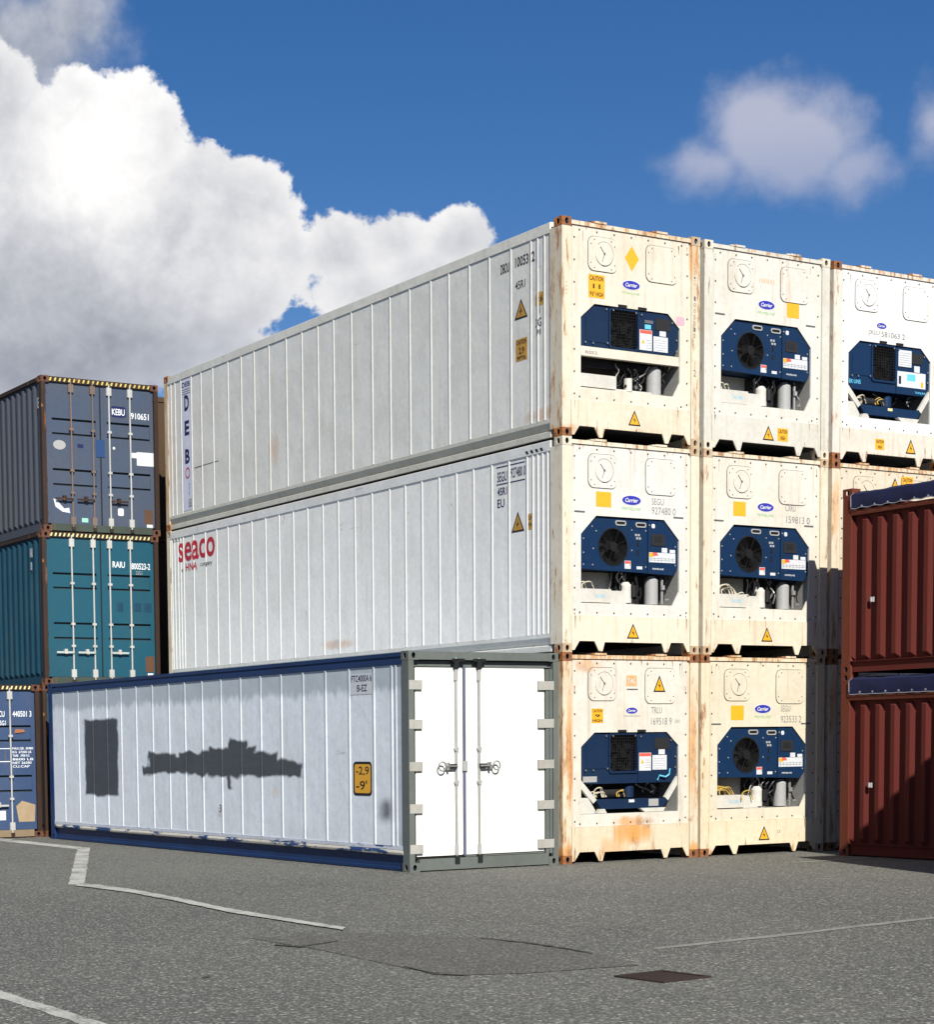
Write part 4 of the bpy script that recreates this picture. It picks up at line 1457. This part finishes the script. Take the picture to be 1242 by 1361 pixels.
# --- second column
X2 = 2.515
fD = F('grey_white_frame_d', (0.550, 0.542, 0.493), .12, 31, .3, .3)
r32 = reefer('refrigerated_container', 'white reefer between two others in the top row, amber label right of its logo', (X2 + .02, .02, Z3),
             dict(unit='round', frame=fD, panel=F('white_panel_d', (0.590, 0.578, 0.533), .08, 32, .25, .3), side=sA, castings=[CW, CW, RC, CC, CW, CW, RC, RC]), rng)
front_std(r32, (1.20, 2.115, .31, .12), True, (1.24, .20, .22, .21))
sticker(r32, rect(1.60, 1.84, 1.985, 2.195), M['orange'], .0235)
write(r32, '100531', M['paleorange'], 1.06, 1.35, 2.42, 2.48, .0230)
caution_label(r32, 1.42, 1.625, .205, .39, .0095, ['CAUTION', '', 'HIGH'][:1] + ['HIGH'])
fE = F('cream_frame_e', (0.630, 0.572, 0.460), .25, 41, .3, .4)
r22 = reefer('refrigerated_container', 'cream reefer in the middle of its stack, its right edge shaded by the red containers', (X2 - .0, .0, Z2),
             dict(unit='round', frame=fE, panel=F('white_panel_e', (0.610, 0.581, 0.521), .06, 42, .3, .25), side=sA, castings=[CC, CC, CC, RC], cable='cablewhite'), rng)
front_std(r22, (1.21, 2.135, .31, .12))
sticker(r22, rect(.585, .825, 1.985, 2.19), M['orange'], .0235)
write(r22, 'CXRU', M['fadedink'], 1.60, 1.80, 2.10, 2.20, .0230)
write(r22, '159813', M['fadedink'], 1.62, 1.98, 1.93, 2.03, .0230)
write(r22, '0', M['greyink'], 2.03, 2.09, 1.93, 2.03, .0230)
fG = F('cream_frame_g', (0.640, 0.557, 0.414), .30, 51, .3, .4)
r12 = reefer('refrigerated_container', 'yellowish cream reefer with coiled yellow cable, at the bottom right', (X2 - .03, .0, 0),
             dict(unit='round', frame=fG, panel=F('cream_panel_g', (0.600, 0.555, 0.447), .05, 52, .25, .25), side=sA, castings=[RC, CC, CC, RC], cable='cable'), rng)
front_std(r12, (1.21, 2.12, .31, .12))
sticker(r12, rect(.59, .84, 1.96, 2.17), M['orange'], .0235)
write(r12, 'SEGU', M['fadedink'], 1.57, 1.76, 2.08, 2.17, .0230)
write(r12, '923533 2', M['fadedink'], 1.57, 1.98, 1.92, 2.02, .0230)
write(r12, 'CE', M['greyink'], 1.50, 1.57, .30, .34, .009)

# --- third column
X3 = 5.06
fH = F('white_frame_h', (0.620, 0.554, 0.442), .42, 61, .35, .5, blobs=[(0, .1, 2.2, .1, .6, .6)])
r33 = reefer('refrigerated_container', 'bright white reefer ending the top row, two large white cards on its machinery', (X3, .03, Z3),
             dict(unit='grille', low=True, bigcard=True, blue=M['blue'], frame=F('white_frame_h2', (0.600, 0.567, 0.503), .30, 62, .3, .4), panel=F('white_panel_h', (0.660, 0.660, 0.652), .05, 63, .2, .2), side=sA,
                  castings=[RC, RC, RC, RC]), rng)
blue_logo(r33, 1.02, 2.055, .20, .085, .0235)
write(r33, 'JXLU', M['greyink'], .74, .98, 1.895, 1.975, .0230)
write(r33, '581063 2', M['greyink'], 1.02, 1.52, 1.895, 1.975, .0230)
caution_label(r33, .90, 1.09, .22, .38, .0095, ['CAUTION', 'HIGH'])
warn_triangle(r33, 1.66, .20, .22, .22, .0095)
r23 = reefer('refrigerated_container', 'rusty cream reefer of the middle row, mostly hidden behind the upper red container', (X3 - .03, .0, Z2),
             dict(unit='round', frame=fH, panel=F('cream_panel_i', (0.570, 0.512, 0.408), .35, 64, .35, .5), side=sA, castings=[RC, RC, RC, RC]), rng)
warn_triangle(r23, 1.33, 2.50, .22, .21, .0105)
caution_label(r23, 1.47, 1.72, 2.55, 2.74, .0105, ['CAUTION', '9FT'])
r13 = reefer('refrigerated_container', 'rusty reefer in the bottom row almost wholly hidden behind the lower red container', (X3 - .04, .0, 0),
             dict(unit='round', frame=fH, panel=F('cream_panel_j', (0.540, 0.490, 0.395), .35, 65, .35, .5), side=sA, castings=[RC, RC, RC, RC]), rng)

# ------------------------------------------------------------------ white-doored blue-framed container in front
NAVY = (.008, .030, .105)


def w_extra(t, sp, P, c):
    """greyer unpainted band at the top and dark grey sprayed patches that cover old markings"""
    y, z = sp.outputs[1], sp.outputs[2]
    ns = t.noise(t.mapping(P, scale=(1, 1, .35)), 5, 6, .6)
    ed = t.noise(P, 4, 2.5, .5)
    ed2 = t.noise(t.mapping(P, loc=(3, 3, 3)), 2.2, 3, .5)
    zz = t.math('ADD', z, t.math('MULTIPLY', t.math('SUBTRACT', ns, .5), .45))
    c = t.mix(t.ramp(zz, 2.33, 2.47, 0, .75), c, (.33, .38, .42))

    def boxmask(y0, y1, z0, z1, wob=.05, soft=.03):
        yy = t.math('ADD', y, t.math('MULTIPLY', t.math('SUBTRACT', ed, .5), wob * 7))
        z2 = t.math('ADD', z, t.math('MULTIPLY', t.math('SUBTRACT', ed2, .5), -wob * 6))
        dy = t.math('ABSOLUTE', t.math('SUBTRACT', yy, (y0 + y1) / 2))
        dz = t.math('ABSOLUTE', t.math('SUBTRACT', z2, (z0 + z1) / 2))
        my = t.ramp(dy, (y1 - y0) / 2 + soft * 2, (y1 - y0) / 2 - soft)
        mz = t.ramp(dz, (z1 - z0) / 2 + soft, (z1 - z0) / 2 - soft)
        return t.math('MULTIPLY', my, mz)
    mk = boxmask(9.15, 10.55, .84, 2.17, wob=.02)
    for b in ((6.9, 7.9, 1.24, 1.58), (5.9, 7.1, 1.24, 1.52), (5.5, 6.75, 1.24, 1.62), (4.2, 5.7, 1.21, 1.68), (4.45, 5.0, 1.5, 1.80),
              (3.55, 4.3, 1.22, 1.58), (2.80, 3.7, 1.24, 1.46), (7.7, 8.15, 1.24, 1.36), (4.97, 5.08, 1.02, 1.25)):
        mk = t.math('MAXIMUM', mk, boxmask(*b, wob=.04))
    sm = boxmask(.50, .68, .66, .92, .03, .09)
    edge = t.ramp(t.math('ADD', y, t.math('MULTIPLY', ns, .12)), .45, .30, 0, .55)
    c = t.mix(edge, c, (.24, .26, .30))
    c = scuffs(t, sp, P, c)
    return t.mix(t.math('MAXIMUM', mk, t.math('MULTIPLY', sm, .85)), c, t.mix(t.noise(t.mapping(P, scale=(1, .8, 9)), 2.5, 6, .6), (.034, .040, .048), (.072, .080, .090)))


WH = 2.88
XW = -2.512
sW = S('side_pale_blue_white', (.72, .77, .83), 3.0, .05, .3, extra=w_extra, blobs=[(1, 3.6, 1.0, .15, .12, .2)])
GREY = paint('door_frame_grey', (.115, .130, .124), .6, .35, .3, .08, 6)
navy = paint('navy_rail', NAVY, .45, .4, .3, .08, 3)


def chip(t, sp, P, c):
    n = t.noise(t.mapping(P, scale=(1, .45, 2.2)), 2.6, 5, .65)
    return t.mix(t.ramp(n, .54, .59), c, (.012, .045, .15))


chipped = paint('chipped_rail', (.60, .57, .50), .5, .3, .3, .12, 4, extra=chip)
wbox = thing('insulated_container', 'pale blue-white container with blank white double doors and grey patches', 'shipping container', (XW, 0.0, 0))
castings(wbox, [GREY, GREY, navy, navy], 2.438, 12.192, WH)
Ww, Lw = 2.438, 12.192
# front frame
for (a, b) in ((.002, .085), (Ww - .085, Ww - .002)):
    MB().box(a, b, .004, .16, .1185, WH - .1185).obj('corner_post', GREY, wbox)
for (a, b) in ((.002, .12), (Ww - .12, Ww - .002)):
    MB().box(a, b, Lw - .17, Lw - .004, .1185, WH - .1185).obj('corner_post', navy, wbox)
MB().box(.1625, Ww - .1625, .006, .15, WH - .112, WH - .006).obj('door_header', GREY, wbox)
MB().box(.0855, Ww - .0855, .075, .15, WH - .20, WH - .1125).obj('header_gutter', GREY, wbox)
MB().box(.1625, Ww - .1625, .006, .15, .015, .165).obj('door_sill', GREY, wbox)
dwhite = paint('door_white', (.78, .78, .75), .35, .25, .22, 0, 8, bump=.06)
seam = .885
hingem = paint('hinge_metal', (.36, .355, .33), .6, .5, .3, .1, 5)
for li, (a, b) in enumerate(((.125, seam - .012), (seam + .034, Ww - .215))):
    leaf = MB().prism(rrect(a, b, .20, WH - .215, .02), .035, .09, FRONT).obj('door', dwhite, wbox)
    MB().prism(rect(a - .035, b + .012, .17, WH - .203), .05, .085, FRONT, [rect(a + .001, b - .001, .201, WH - .216)]).obj('gasket', GREY if li else M['black'], leaf)
    for z in (.30, .83, 1.38, 1.93, 2.44):
        if li == 0:
            MB().prism(rect(.01, .215, z - .06, z + .06), .0, .03, FRONT).obj('hinge', hingem, leaf)
        else:
            MB().prism(rect(Ww - .335, Ww - .075, z - .06, z + .06), .0, .03, FRONT).obj('hinge', hingem, leaf)
    rx = (.755, 1.125)[li]
    rod = MB().cyl((rx, .012, .08), (0, 0, 1), .016, WH - .16, 8).obj('lock_rod', paint('rod_metal_%d' % li, (.36, .37, .36), .4, .3, .2, .05, 2, metal=.3), leaf, smooth=True)
    for z in (.14, 2.70):
        MB().box(rx - .035, rx + .035, -.012, .034, z - .05, z + .05).obj('cam', M['darkmetal'], leaf)
    mb = MB()
    mb.cyl((rx, .012, .20), (0, 0, 1), .024, .13, 8)
    mb.cyl((rx, .012, 2.50), (0, 0, 1), .027, .14, 8)
    mb.obj('rod_sleeve', M['tank'], leaf, smooth=True)
    for z in (1.16, 1.60):
        MB().cyl((rx, -.008, z), (0, 1, 0), .032, .042, 10).obj('rod_guide', M['tank'], leaf, smooth=True)
    s = -1 if li == 0 else 1
    h = MB()
    h.tube([(rx, -.012, 1.375), (rx + s * .10, -.03, 1.375), (rx + s * .20, -.03, 1.375)], .013, 6)
    cx = rx + s * .255
    h.tube([(cx + .055 * math.cos(2 * math.pi * j / 14), -.03, 1.375 + .06 * math.sin(2 * math.pi * j / 14)) for j in range(14)], .010, 6, closed=True)
    h.box(rx + s * .15 - .012, rx + s * .15 + .012, -.035, .034, 1.325, 1.425)
    h.obj('handle', M['alu'], leaf, smooth=True)
    MB().box(rx - .02 + s * .06 - .05, rx + s * .06 + .05, -.02, .034, 1.345, 1.405).obj('handle_catch', M['darkmetal'], leaf)
MB().box(seam - .008, seam + .030, .022, .08, .19, WH - .205).obj('centre_seal', paint('seal_grey_blue', (.10, .115, .17), .5, .3, .2, 0, 1), wbox)
MB().box(seam - .025, seam + .05, .008, .034, 1.31, 1.44).obj('seal_clamp', M['tank'], wbox)
for x in (.69, 1.03):
    MB().box(x, x + .20, -.004, .0055, WH - .135, WH - .095).obj('keeper_slot', M['black'], wbox)
MB().box(.0855, Ww - .0855, .070, .0745, WH - .127, WH - .113).obj('gutter_gap', M['black'], wbox)
# slotted cover strips beside the right hinges
for (z0, z1) in ((.165, .235), (.365, .765), (.895, 1.315), (1.445, 1.865), (1.995, 2.375), (2.505, 2.66)):
    o = MB().box(Ww - .205, Ww - .15, .012, .05, z0, z1).obj('cover_strip', GREY, wbox)
    MB().box(Ww - .143, Ww - .10, .006, .05, z0, z1).obj('cover_strip', GREY, wbox)
# left side
px, zb, zt = .014, .335, WH - .17
es = [.162] + RW + [Lw - .172]
rib_me = MB().add([(px - .0005, -.028, zb + .003), (px - .0005, .028, zb + .003), (.004, .014, zb + .003), (.004, -.014, zb + .003),
                   (px - .0005, -.028, zt - .003), (px - .0005, .028, zt - .003), (.004, .014, zt - .003), (.004, -.014, zt - .003)],
                  [(0, 1, 5, 4), (1, 2, 6, 5), (2, 3, 7, 6), (3, 0, 4, 7), (0, 3, 2, 1), (4, 5, 6, 7)]).mesh('rib', sW)
for i in range(len(es) - 1):
    j = rng.uniform(0, .0025)
    MB().box(px + j, px + .03 + j, es[i] + .002, es[i + 1] - .002, zb, zt).obj('side_panel', sW, wbox)
# ribs keep the panel's own coordinates so that the sprayed patches run across them
for r in RW:
    MB().add([(v.co.x, v.co.y + r, v.co.z) for v in rib_me.vertices], [tuple(p.vertices) for p in rib_me.polygons]).obj('rib', sW, wbox)
mb = MB()
rail_profile(mb, [(.002, zt + .002), (.002, zt + .075), (.03, zt + .085), (.03, zt + .10), (.008, zt + .105), (.008, WH - .012), (.09, WH - .012), (.09, zt + .002)], .1795, Lw - .1795)
mb.obj('top_rail', navy, wbox)
mb = MB()
rail_profile(mb, [(.000, .225), (-.006, .25), (.000, .277), (.02, .285), (.09, .285), (.09, .215), (.02, .215)], .162, Lw - .172)
mb.obj('rub_rail', chipped, wbox)
mb = MB()
rail_profile(mb, [(.006, .2865), (.006, zb - .001), (.09, zb - .001), (.09, .2865)], .162, Lw - .172)
mb.obj('rail_strip', paint('chipped_strip', (.55, .59, .66), .5, .3, .3, .05, 9, extra=chip), wbox)
mb = MB()
rail_profile(mb, [(.045, .214), (.09, .214), (.09, .01), (.03, .01), (.03, .05), (.045, .06)], .1795, Lw - .1795)
mb.obj('bottom_rail', navy, wbox)
MB().box(Ww - .03, Ww - .008, .162, Lw - .172, .02, WH - .02).obj('side_wall', navy, wbox)
MB().box(.1625, Ww - .1625, Lw - .07, Lw - .02, .03, WH - .03).obj('end_wall', navy, wbox)
MB().box(.091, Ww - .031, .151, Lw - .071, WH - .06, WH - .03).obj('roof', sW, wbox)
MB().box(.091, Ww - .031, .151, Lw - .071, .10, .14).obj('floor', M['darkmetal'], wbox)
# its markings
lb = sticker(wbox, rect(.89, 1.455, 2.35, 2.63), M['label'], .0135, SIDE, name='number_plate')
side_text(lb, 'FTC4000A 6', M['navyink'], 1.43, .91, 2.52, 2.61, .01, .0105)
side_text(lb, 'B-EZ', M['navyink'], 1.28, 1.03, 2.39, 2.48, .01, .0105)
hs = sticker(wbox, rrect(.93, 1.405, .985, 1.445, .06), M['ink'], .0135, SIDE, name='height_sign')
sticker(hs, rrect(.965, 1.37, 1.02, 1.41, .04), M['orange'], .0118, SIDE, name='sign_face')
side_text(hs, '-2,9', M['ink'], 1.33, 1.0, 1.25, 1.38, .01, .0095)
side_text(hs, "-9'", M['ink'], 1.33, 1.05, 1.06, 1.19, .01, .0095)
sticker(wbox, rect(5.28, 5.42, .60, .74), M['label'], .0135, SIDE, name='scrap')
side_text(wbox, '3', M['ink'], 5.37, 5.31, .66, .78, 0, .0105)

# ------------------------------------------------------------------ left-hand dry containers
rodw = paint('rod_pale', (.42, .43, .42), .45, .3, .3, .15, 1)
rodr = paint('rod_rusty', (.16, .12, .10), .6, .4, .3, .5, 2)
tealD = paint('teal_door', (.007, .068, .110), .65, .4, .3, .08, 3, dirtcol=(.020, .070, .088))
tealS = paint('teal_side', (.006, .044, .075), .65, .5, .4, .15, 4, dirtcol=(.02, .06, .08))
slateD = paint('slate_door', (.050, .070, .115), .6, .5, .45, .15, 5, dirtcol=(.075, .082, .095))
slateS = paint('slate_side', (.055, .065, .085), .65, .6, .5, .2, 6, dirtcol=(.06, .065, .075))
blueD = paint('blue_door', (.035, .065, .145), .55, .5, .5, .40, 7, dirtcol=(.06, .09, .16))
brownF = paint('brown_frame', (.034, .019, .014), .7, .5, .4, .55, 8)
greenF = paint('green_brown_frame', (.05, .065, .055), .65, .5, .4, .45, 9)
RK = C('casting_dark_rust', (.10, .045, .03), .9, 11)
GX = -2.30
GY = 12.95
grp = 'old dry containers stacked at the left'
teal = dry_container('dry_container', 'teal container with white lock rods, below the slate grey-blue one', (GX + .05, GY, Z2),
                     dict(frame=brownF, door=tealD, side=tealS, castings=[RK], sill=greenF, rods=[rodw, rodw, rodw, rodw]), grp)
hazard_header(teal, 2.438, H, 24, M['hazp'])
write(teal, 'RAIU', M['whiteprint'], 1.47, 1.73, 2.26, 2.38, .041, bold=.012)
write(teal, '800523-2', M['whiteprint'], 1.87, 2.27, 2.24, 2.36, .041, bold=.012)
write(teal, '22G1', M['tank'], 1.96, 2.10, 2.14, 2.21, .041)
for a, b in ((1.54, 1.68), (1.90, 2.06), (2.12, 2.28)):
    for k in range(4):
        write(teal, 'M.GROSS', M['navyink'], a, b, 1.42 + k * .045, 1.455 + k * .045, .041)
sticker(teal, rect(2.14, 2.32, .26, .56), paint('brown_plate', (.11, .055, .03), .6, .5, .3, .4, 3), .0445, name='data_plate')
sticker(teal, rect(2.18, 2.30, .17, .235), M['label'], .0445)
sticker(teal, rrect(.90, .95, .57, .66, .02), M['label'], .0445, name='seal_tag')
side_text(teal, 'RAIU', M['label'], .62, .48, 2.44, 2.62, .03, .002)
side_text(teal, '80', M['label'], .60, .52, 2.2, 2.36, .03, .002)
slate = dry_container('dry_container', 'slate grey-blue container, highest at the left, two lock rods rusted', (GX + .10, GY, Z3),
                      dict(frame=brownF, door=slateD, side=slateS, castings=[RK], sill=greenF, rods=[rodr, rodr, rodw, rodw], handle=brownF), grp)
hazard_header(slate, 2.438, H, 22, M['hazy'])
write(slate, 'KEBU', M['whiteprint'], 1.47, 1.74, 2.27, 2.39, .041, bold=.012)
sticker(slate, rrect(1.44, 1.77, 2.23, 2.44, .06), M['navyink'], .0443, name='dark_patch')
write(slate, '910651', M['whiteprint'], 1.87, 2.25, 2.22, 2.34, .041, bold=.012)
sticker(slate, circ(.37, 1.63, .13, .09, 14), M['tank'], .0445, name='worn_badge')
lab = sticker(slate, rect(1.98, 2.34, 1.34, 1.60), M['label'], .0445, name='data_label')
sticker(slate, rect(1.87, 1.98, 1.48, 1.58), M['label'], .0445)
sticker(slate, [(.22, .62), (.28, .60), (.44, .44), (.54, .46), (.56, .36), (.40, .38), (.26, .47)], M['label'], .0445, name='torn_label')
sticker(slate, rrect(1.56, 1.68, .36, .50, .03), M['whiteprint'], .0445, name='sticker')
sticker(slate, rect(2.12, 2.30, .22, .50), paint('brown_plate_b', (.10, .055, .035), .6, .5, .3, .4, 4), .0445, name='data_plate')
sticker(slate, rect(2.17, 2.30, .16, .22), M['label'], .0445)
sticker(slate, rect(.80, .93, .20, .28), flat('mint_label', (.25, .55, .42), .5), .0445)
sticker(slate, rect(.74, .86, 1.60, 1.67), M['navyink'], .0445)
sticker(slate, rect(1.12, 1.30, 1.45, 1.78), flat('bright_blue_patch', (.02, .055, .15), .5), .0345, name='paint_patch')
sticker(slate, circ(1.50, 1.64, .028, n=10), M['label'], .0445)
side_text(slate, 'KE', M['label'], .20, .13, 2.30, 2.5, .01, .000)
blue1 = dry_container('dry_container', 'blue container with rusty patches on its doors, on the ground at the left edge', (-4.79, GY + .05, 0),
                      dict(frame=brownF, door=blueD, side=slateS, castings=[RK], sill=paint('tan_sill', (.22, .16, .10), .7, .5, .4, .4, 3), rods=[rodw] * 4), grp)
hazard_header(blue1, 2.438, H, 24, M['hazp'])
write(blue1, '440501 3', M['whiteprint'], 1.90, 2.28, 2.29, 2.40, .041, bold=.012)
write(blue1, 'MWCU', M['whiteprint'], 1.45, 1.74, 2.29, 2.40, .041, bold=.012)
write(blue1, '45G1', M['whiteprint'], 1.60, 1.76, 2.13, 2.22, .041, bold=.012)
for k in range(6):
    write(blue1, ('MAX.GR. 30480', 'KG  67200 LB', 'TARE   3900 KG', '8600 LB', 'NET 26580', 'CU.CAP')[k], M['whiteprint'], 1.88, 2.30 - .04 * (k % 3), 1.67 - k * .068, 1.715 - k * .068, .041, bold=.012)
sticker(blue1, rect(1.40, 1.83, 1.685, 1.70), M['whiteprint'], .0445, name='print_line')
sticker(blue1, rect(1.40, 1.83, 1.44, 1.455), M['whiteprint'], .0445, name='print_line')
sticker(blue1, [(1.98, .30), (2.30, .30), (2.32, .62), (2.05, .70), (1.93, .60)], paint('tan_patch', (.36, .27, .17), .7, .5, .3, .55, 5), .0445, name='worn_patch')
sticker(blue1, rect(1.50, 1.72, .34, .52), M['label'], .0445, name='white_label')
sticker(blue1, [(1.93, 1.98), (2.14, 2.0), (2.12, 2.05), (1.95, 2.06)], paint('rust_patch', (.30, .12, .05), .8, .4, .3, .8, 6), .040, name='rust_patch')
hid = dry_container('dry_container', 'dark container under the teal one, hidden behind the pale blue-white container', (GX - .0, GY + .02, 0),
                    dict(frame=brownF, door=tealD, side=slateS, castings=[RK], rods=[rodw] * 4), grp)
# dark stack behind, seen only through the gap
brownS = paint('brown_side', (.075, .045, .025), .7, .5, .5, .4, 12)
for k, lab in enumerate(('brown container at the bottom of the dark stack behind the white reefers', 'brown container in the middle of the dark stack behind the white reefers',
                         'brown container on top of the dark stack, glimpsed in the gap behind the DEBO reefer')):
    dry_container('dry_container', lab, (.28, 13.95, H * k), dict(frame=brownS, door=brownS, side=brownS, castings=[RK], rods=[rodr] * 4),
                  'dark containers behind the reefers', doors=False)

# ------------------------------------------------------------------ red open-top containers
redP = paint('red_oxide', (.088, .014, .010), .9, .4, .35, .10, 2, dirtcol=(.085, .018, .013))
redF = paint('red_oxide_frame', (.115, .025, .012), .85, .5, .4, .22, 3, dirtcol=(.13, .045, .025))
tarpM = paint('navy_tarpaulin', (.007, .010, .044), .85, .4, .3, 0, 4, bump=.6, dirtcol=(.014, .016, .04))
ropeM = flat('grey_rope', (.22, .23, .27), .8)
OL, OH = 6.058, 2.591


def tarpaulin(root, rng, amp):
    """cover drawn over the open top, its scalloped hem laced along the side rail"""
    n = 60
    y0, y1 = .17, OL - .17
    v, f = [], []
    rows = 9
    for j in range(n + 1):
        y = y0 + (y1 - y0) * j / n
        w = .010 * math.sin(y * 9) + .006 * math.sin(y * 23 + 1)
        hem = 2.292 + amp * abs(math.sin((y - y0) * math.pi / .235))
        prof = [(-.006 + w * .3, hem), (-.012 + w * .8, 2.36), (-.008 + w, 2.44), (.004 + w * .5, 2.50), (.05, 2.53 + w * .6), (.8, 2.56 + w), (1.64, 2.56 - w),
                (2.438 - .05, 2.53), (2.438 + .006, 2.30)]
        v += [(a, y, b) for a, b in prof]
    for j in range(n):
        for i in range(rows - 1):
            a = j * rows + i
            f.append((a, a + 1, a + 1 + rows, a + rows))
    t = MB().add(v, f).obj('tarpaulin', tarpM, root, smooth=True)
    pts = []
    for j in range(n * 2 + 1):
        y = y0 + (y1 - y0) * j / (n * 2)
        pts.append((-.016, y, 2.290 + (amp + .002) * abs(math.sin((y - y0) * math.pi / .235))))
    pts = [(-.016, y0, 2.50), (-.017, y0, 2.36)] + pts + [(-.017, y1, 2.33), (-.017, y1 + .005, 2.48), (-.01, y1 - .04, 2.52)]
    MB().tube(pts, .0065, 5).obj('hem_rope', ropeM, t, smooth=True)
    k = 0
    y = y0 + .1175
    while y < y1:
        MB().cyl((-.008, y, 2.325), (-1, 0, 0), .014, .010, 8).obj('eyelet', ropeM, t)
        y += .235
    return t


def open_top(label, loc, seed):
    root = thing('open_top_container', label, 'open-top container', loc, group='red open-top containers with navy tarpaulins')
    castings(root, [redF], 2.438, OL, OH)
    W = 2.438
    for (xa, xb) in ((.002, .11), (W - .11, W - .002)):
        for (ya, yb) in ((.004, .16), (OL - .16, OL - .004)):
            MB().box(xa, xb, ya, yb, .1185, OH - .1185).obj('corner_post', redF, root)
    for s in (1, -1):
        x = .016 if s == 1 else W - .016
        mb = MB()
        corrugated(mb, x, .1605, OL - .1605, .175, 2.205, depth=.05, s=s)
        mb.obj('side_wall', redP, root)
        xs = (.002, .07) if s == 1 else (W - .07, W - .002)
        mb = MB()
        if s == 1:
            rail_profile(mb, [(.002, 2.21), (-.004, 2.245), (.002, 2.28), (.07, 2.28), (.07, 2.21)], .161, OL - .161)
        else:
            mb.box(xs[0], xs[1], .161, OL - .161, 2.21, 2.28)
        mb.obj('top_rail', redF, root)
        mb = MB()
        mb.box(xs[0] + (.03 if s == 1 else 0), xs[1] - (0 if s == 1 else .03), .179, OL - .179, .02, .165)
        mb.box(xs[0], xs[1], .161, OL - .161, .1655, .1745)
        mb.obj('bottom_rail', redP, root)
    for (ya, yb) in ((.03, .07), (OL - .07, OL - .03)):
        MB().box(.111, W - .111, ya, yb, .02, 2.50).obj('end_wall', redP, root)
    MB().box(.071, W - .071, .071, OL - .071, .08, .13).obj('floor', M['darkmetal'], root)
    tarpaulin(root, rng, .018 if seed == 2 else .004)
    g = MB().box(.006, .030, OL - .16 - .42, OL - .16 - .36, .98, 1.05).obj('lashing_plate', M['tank'], root)
    MB().box(.0, .0055, OL - .16 - .40, OL - .16 - .375, .985, 1.045).obj('lashing_bar', M['label'], g)
    return root


RX, RY = 4.21, -1.0 - OL
open_top('red corrugated open-top container with navy tarpaulin, standing on the ground', (RX, RY, 0), 1)
open_top('red corrugated open-top container with navy tarpaulin, stacked above the other red one', (RX, RY + .0, OH), 2)

# a pair of containers just outside the right edge: their shadow crosses the asphalt and the red wall
for k, lab in enumerate(('dark red container standing on the asphalt just beyond the right edge of the view', 'dark red container stacked above the one beyond the right edge of the view')):
    dry_container('dry_container', lab, (1.43, -6.94 - OL, OH * k), dict(frame=redF, door=redP, side=redP, castings=[redF], rods=[rodr] * 4),
                  'containers beyond the right edge', H=OH, L=OL, doors=False)
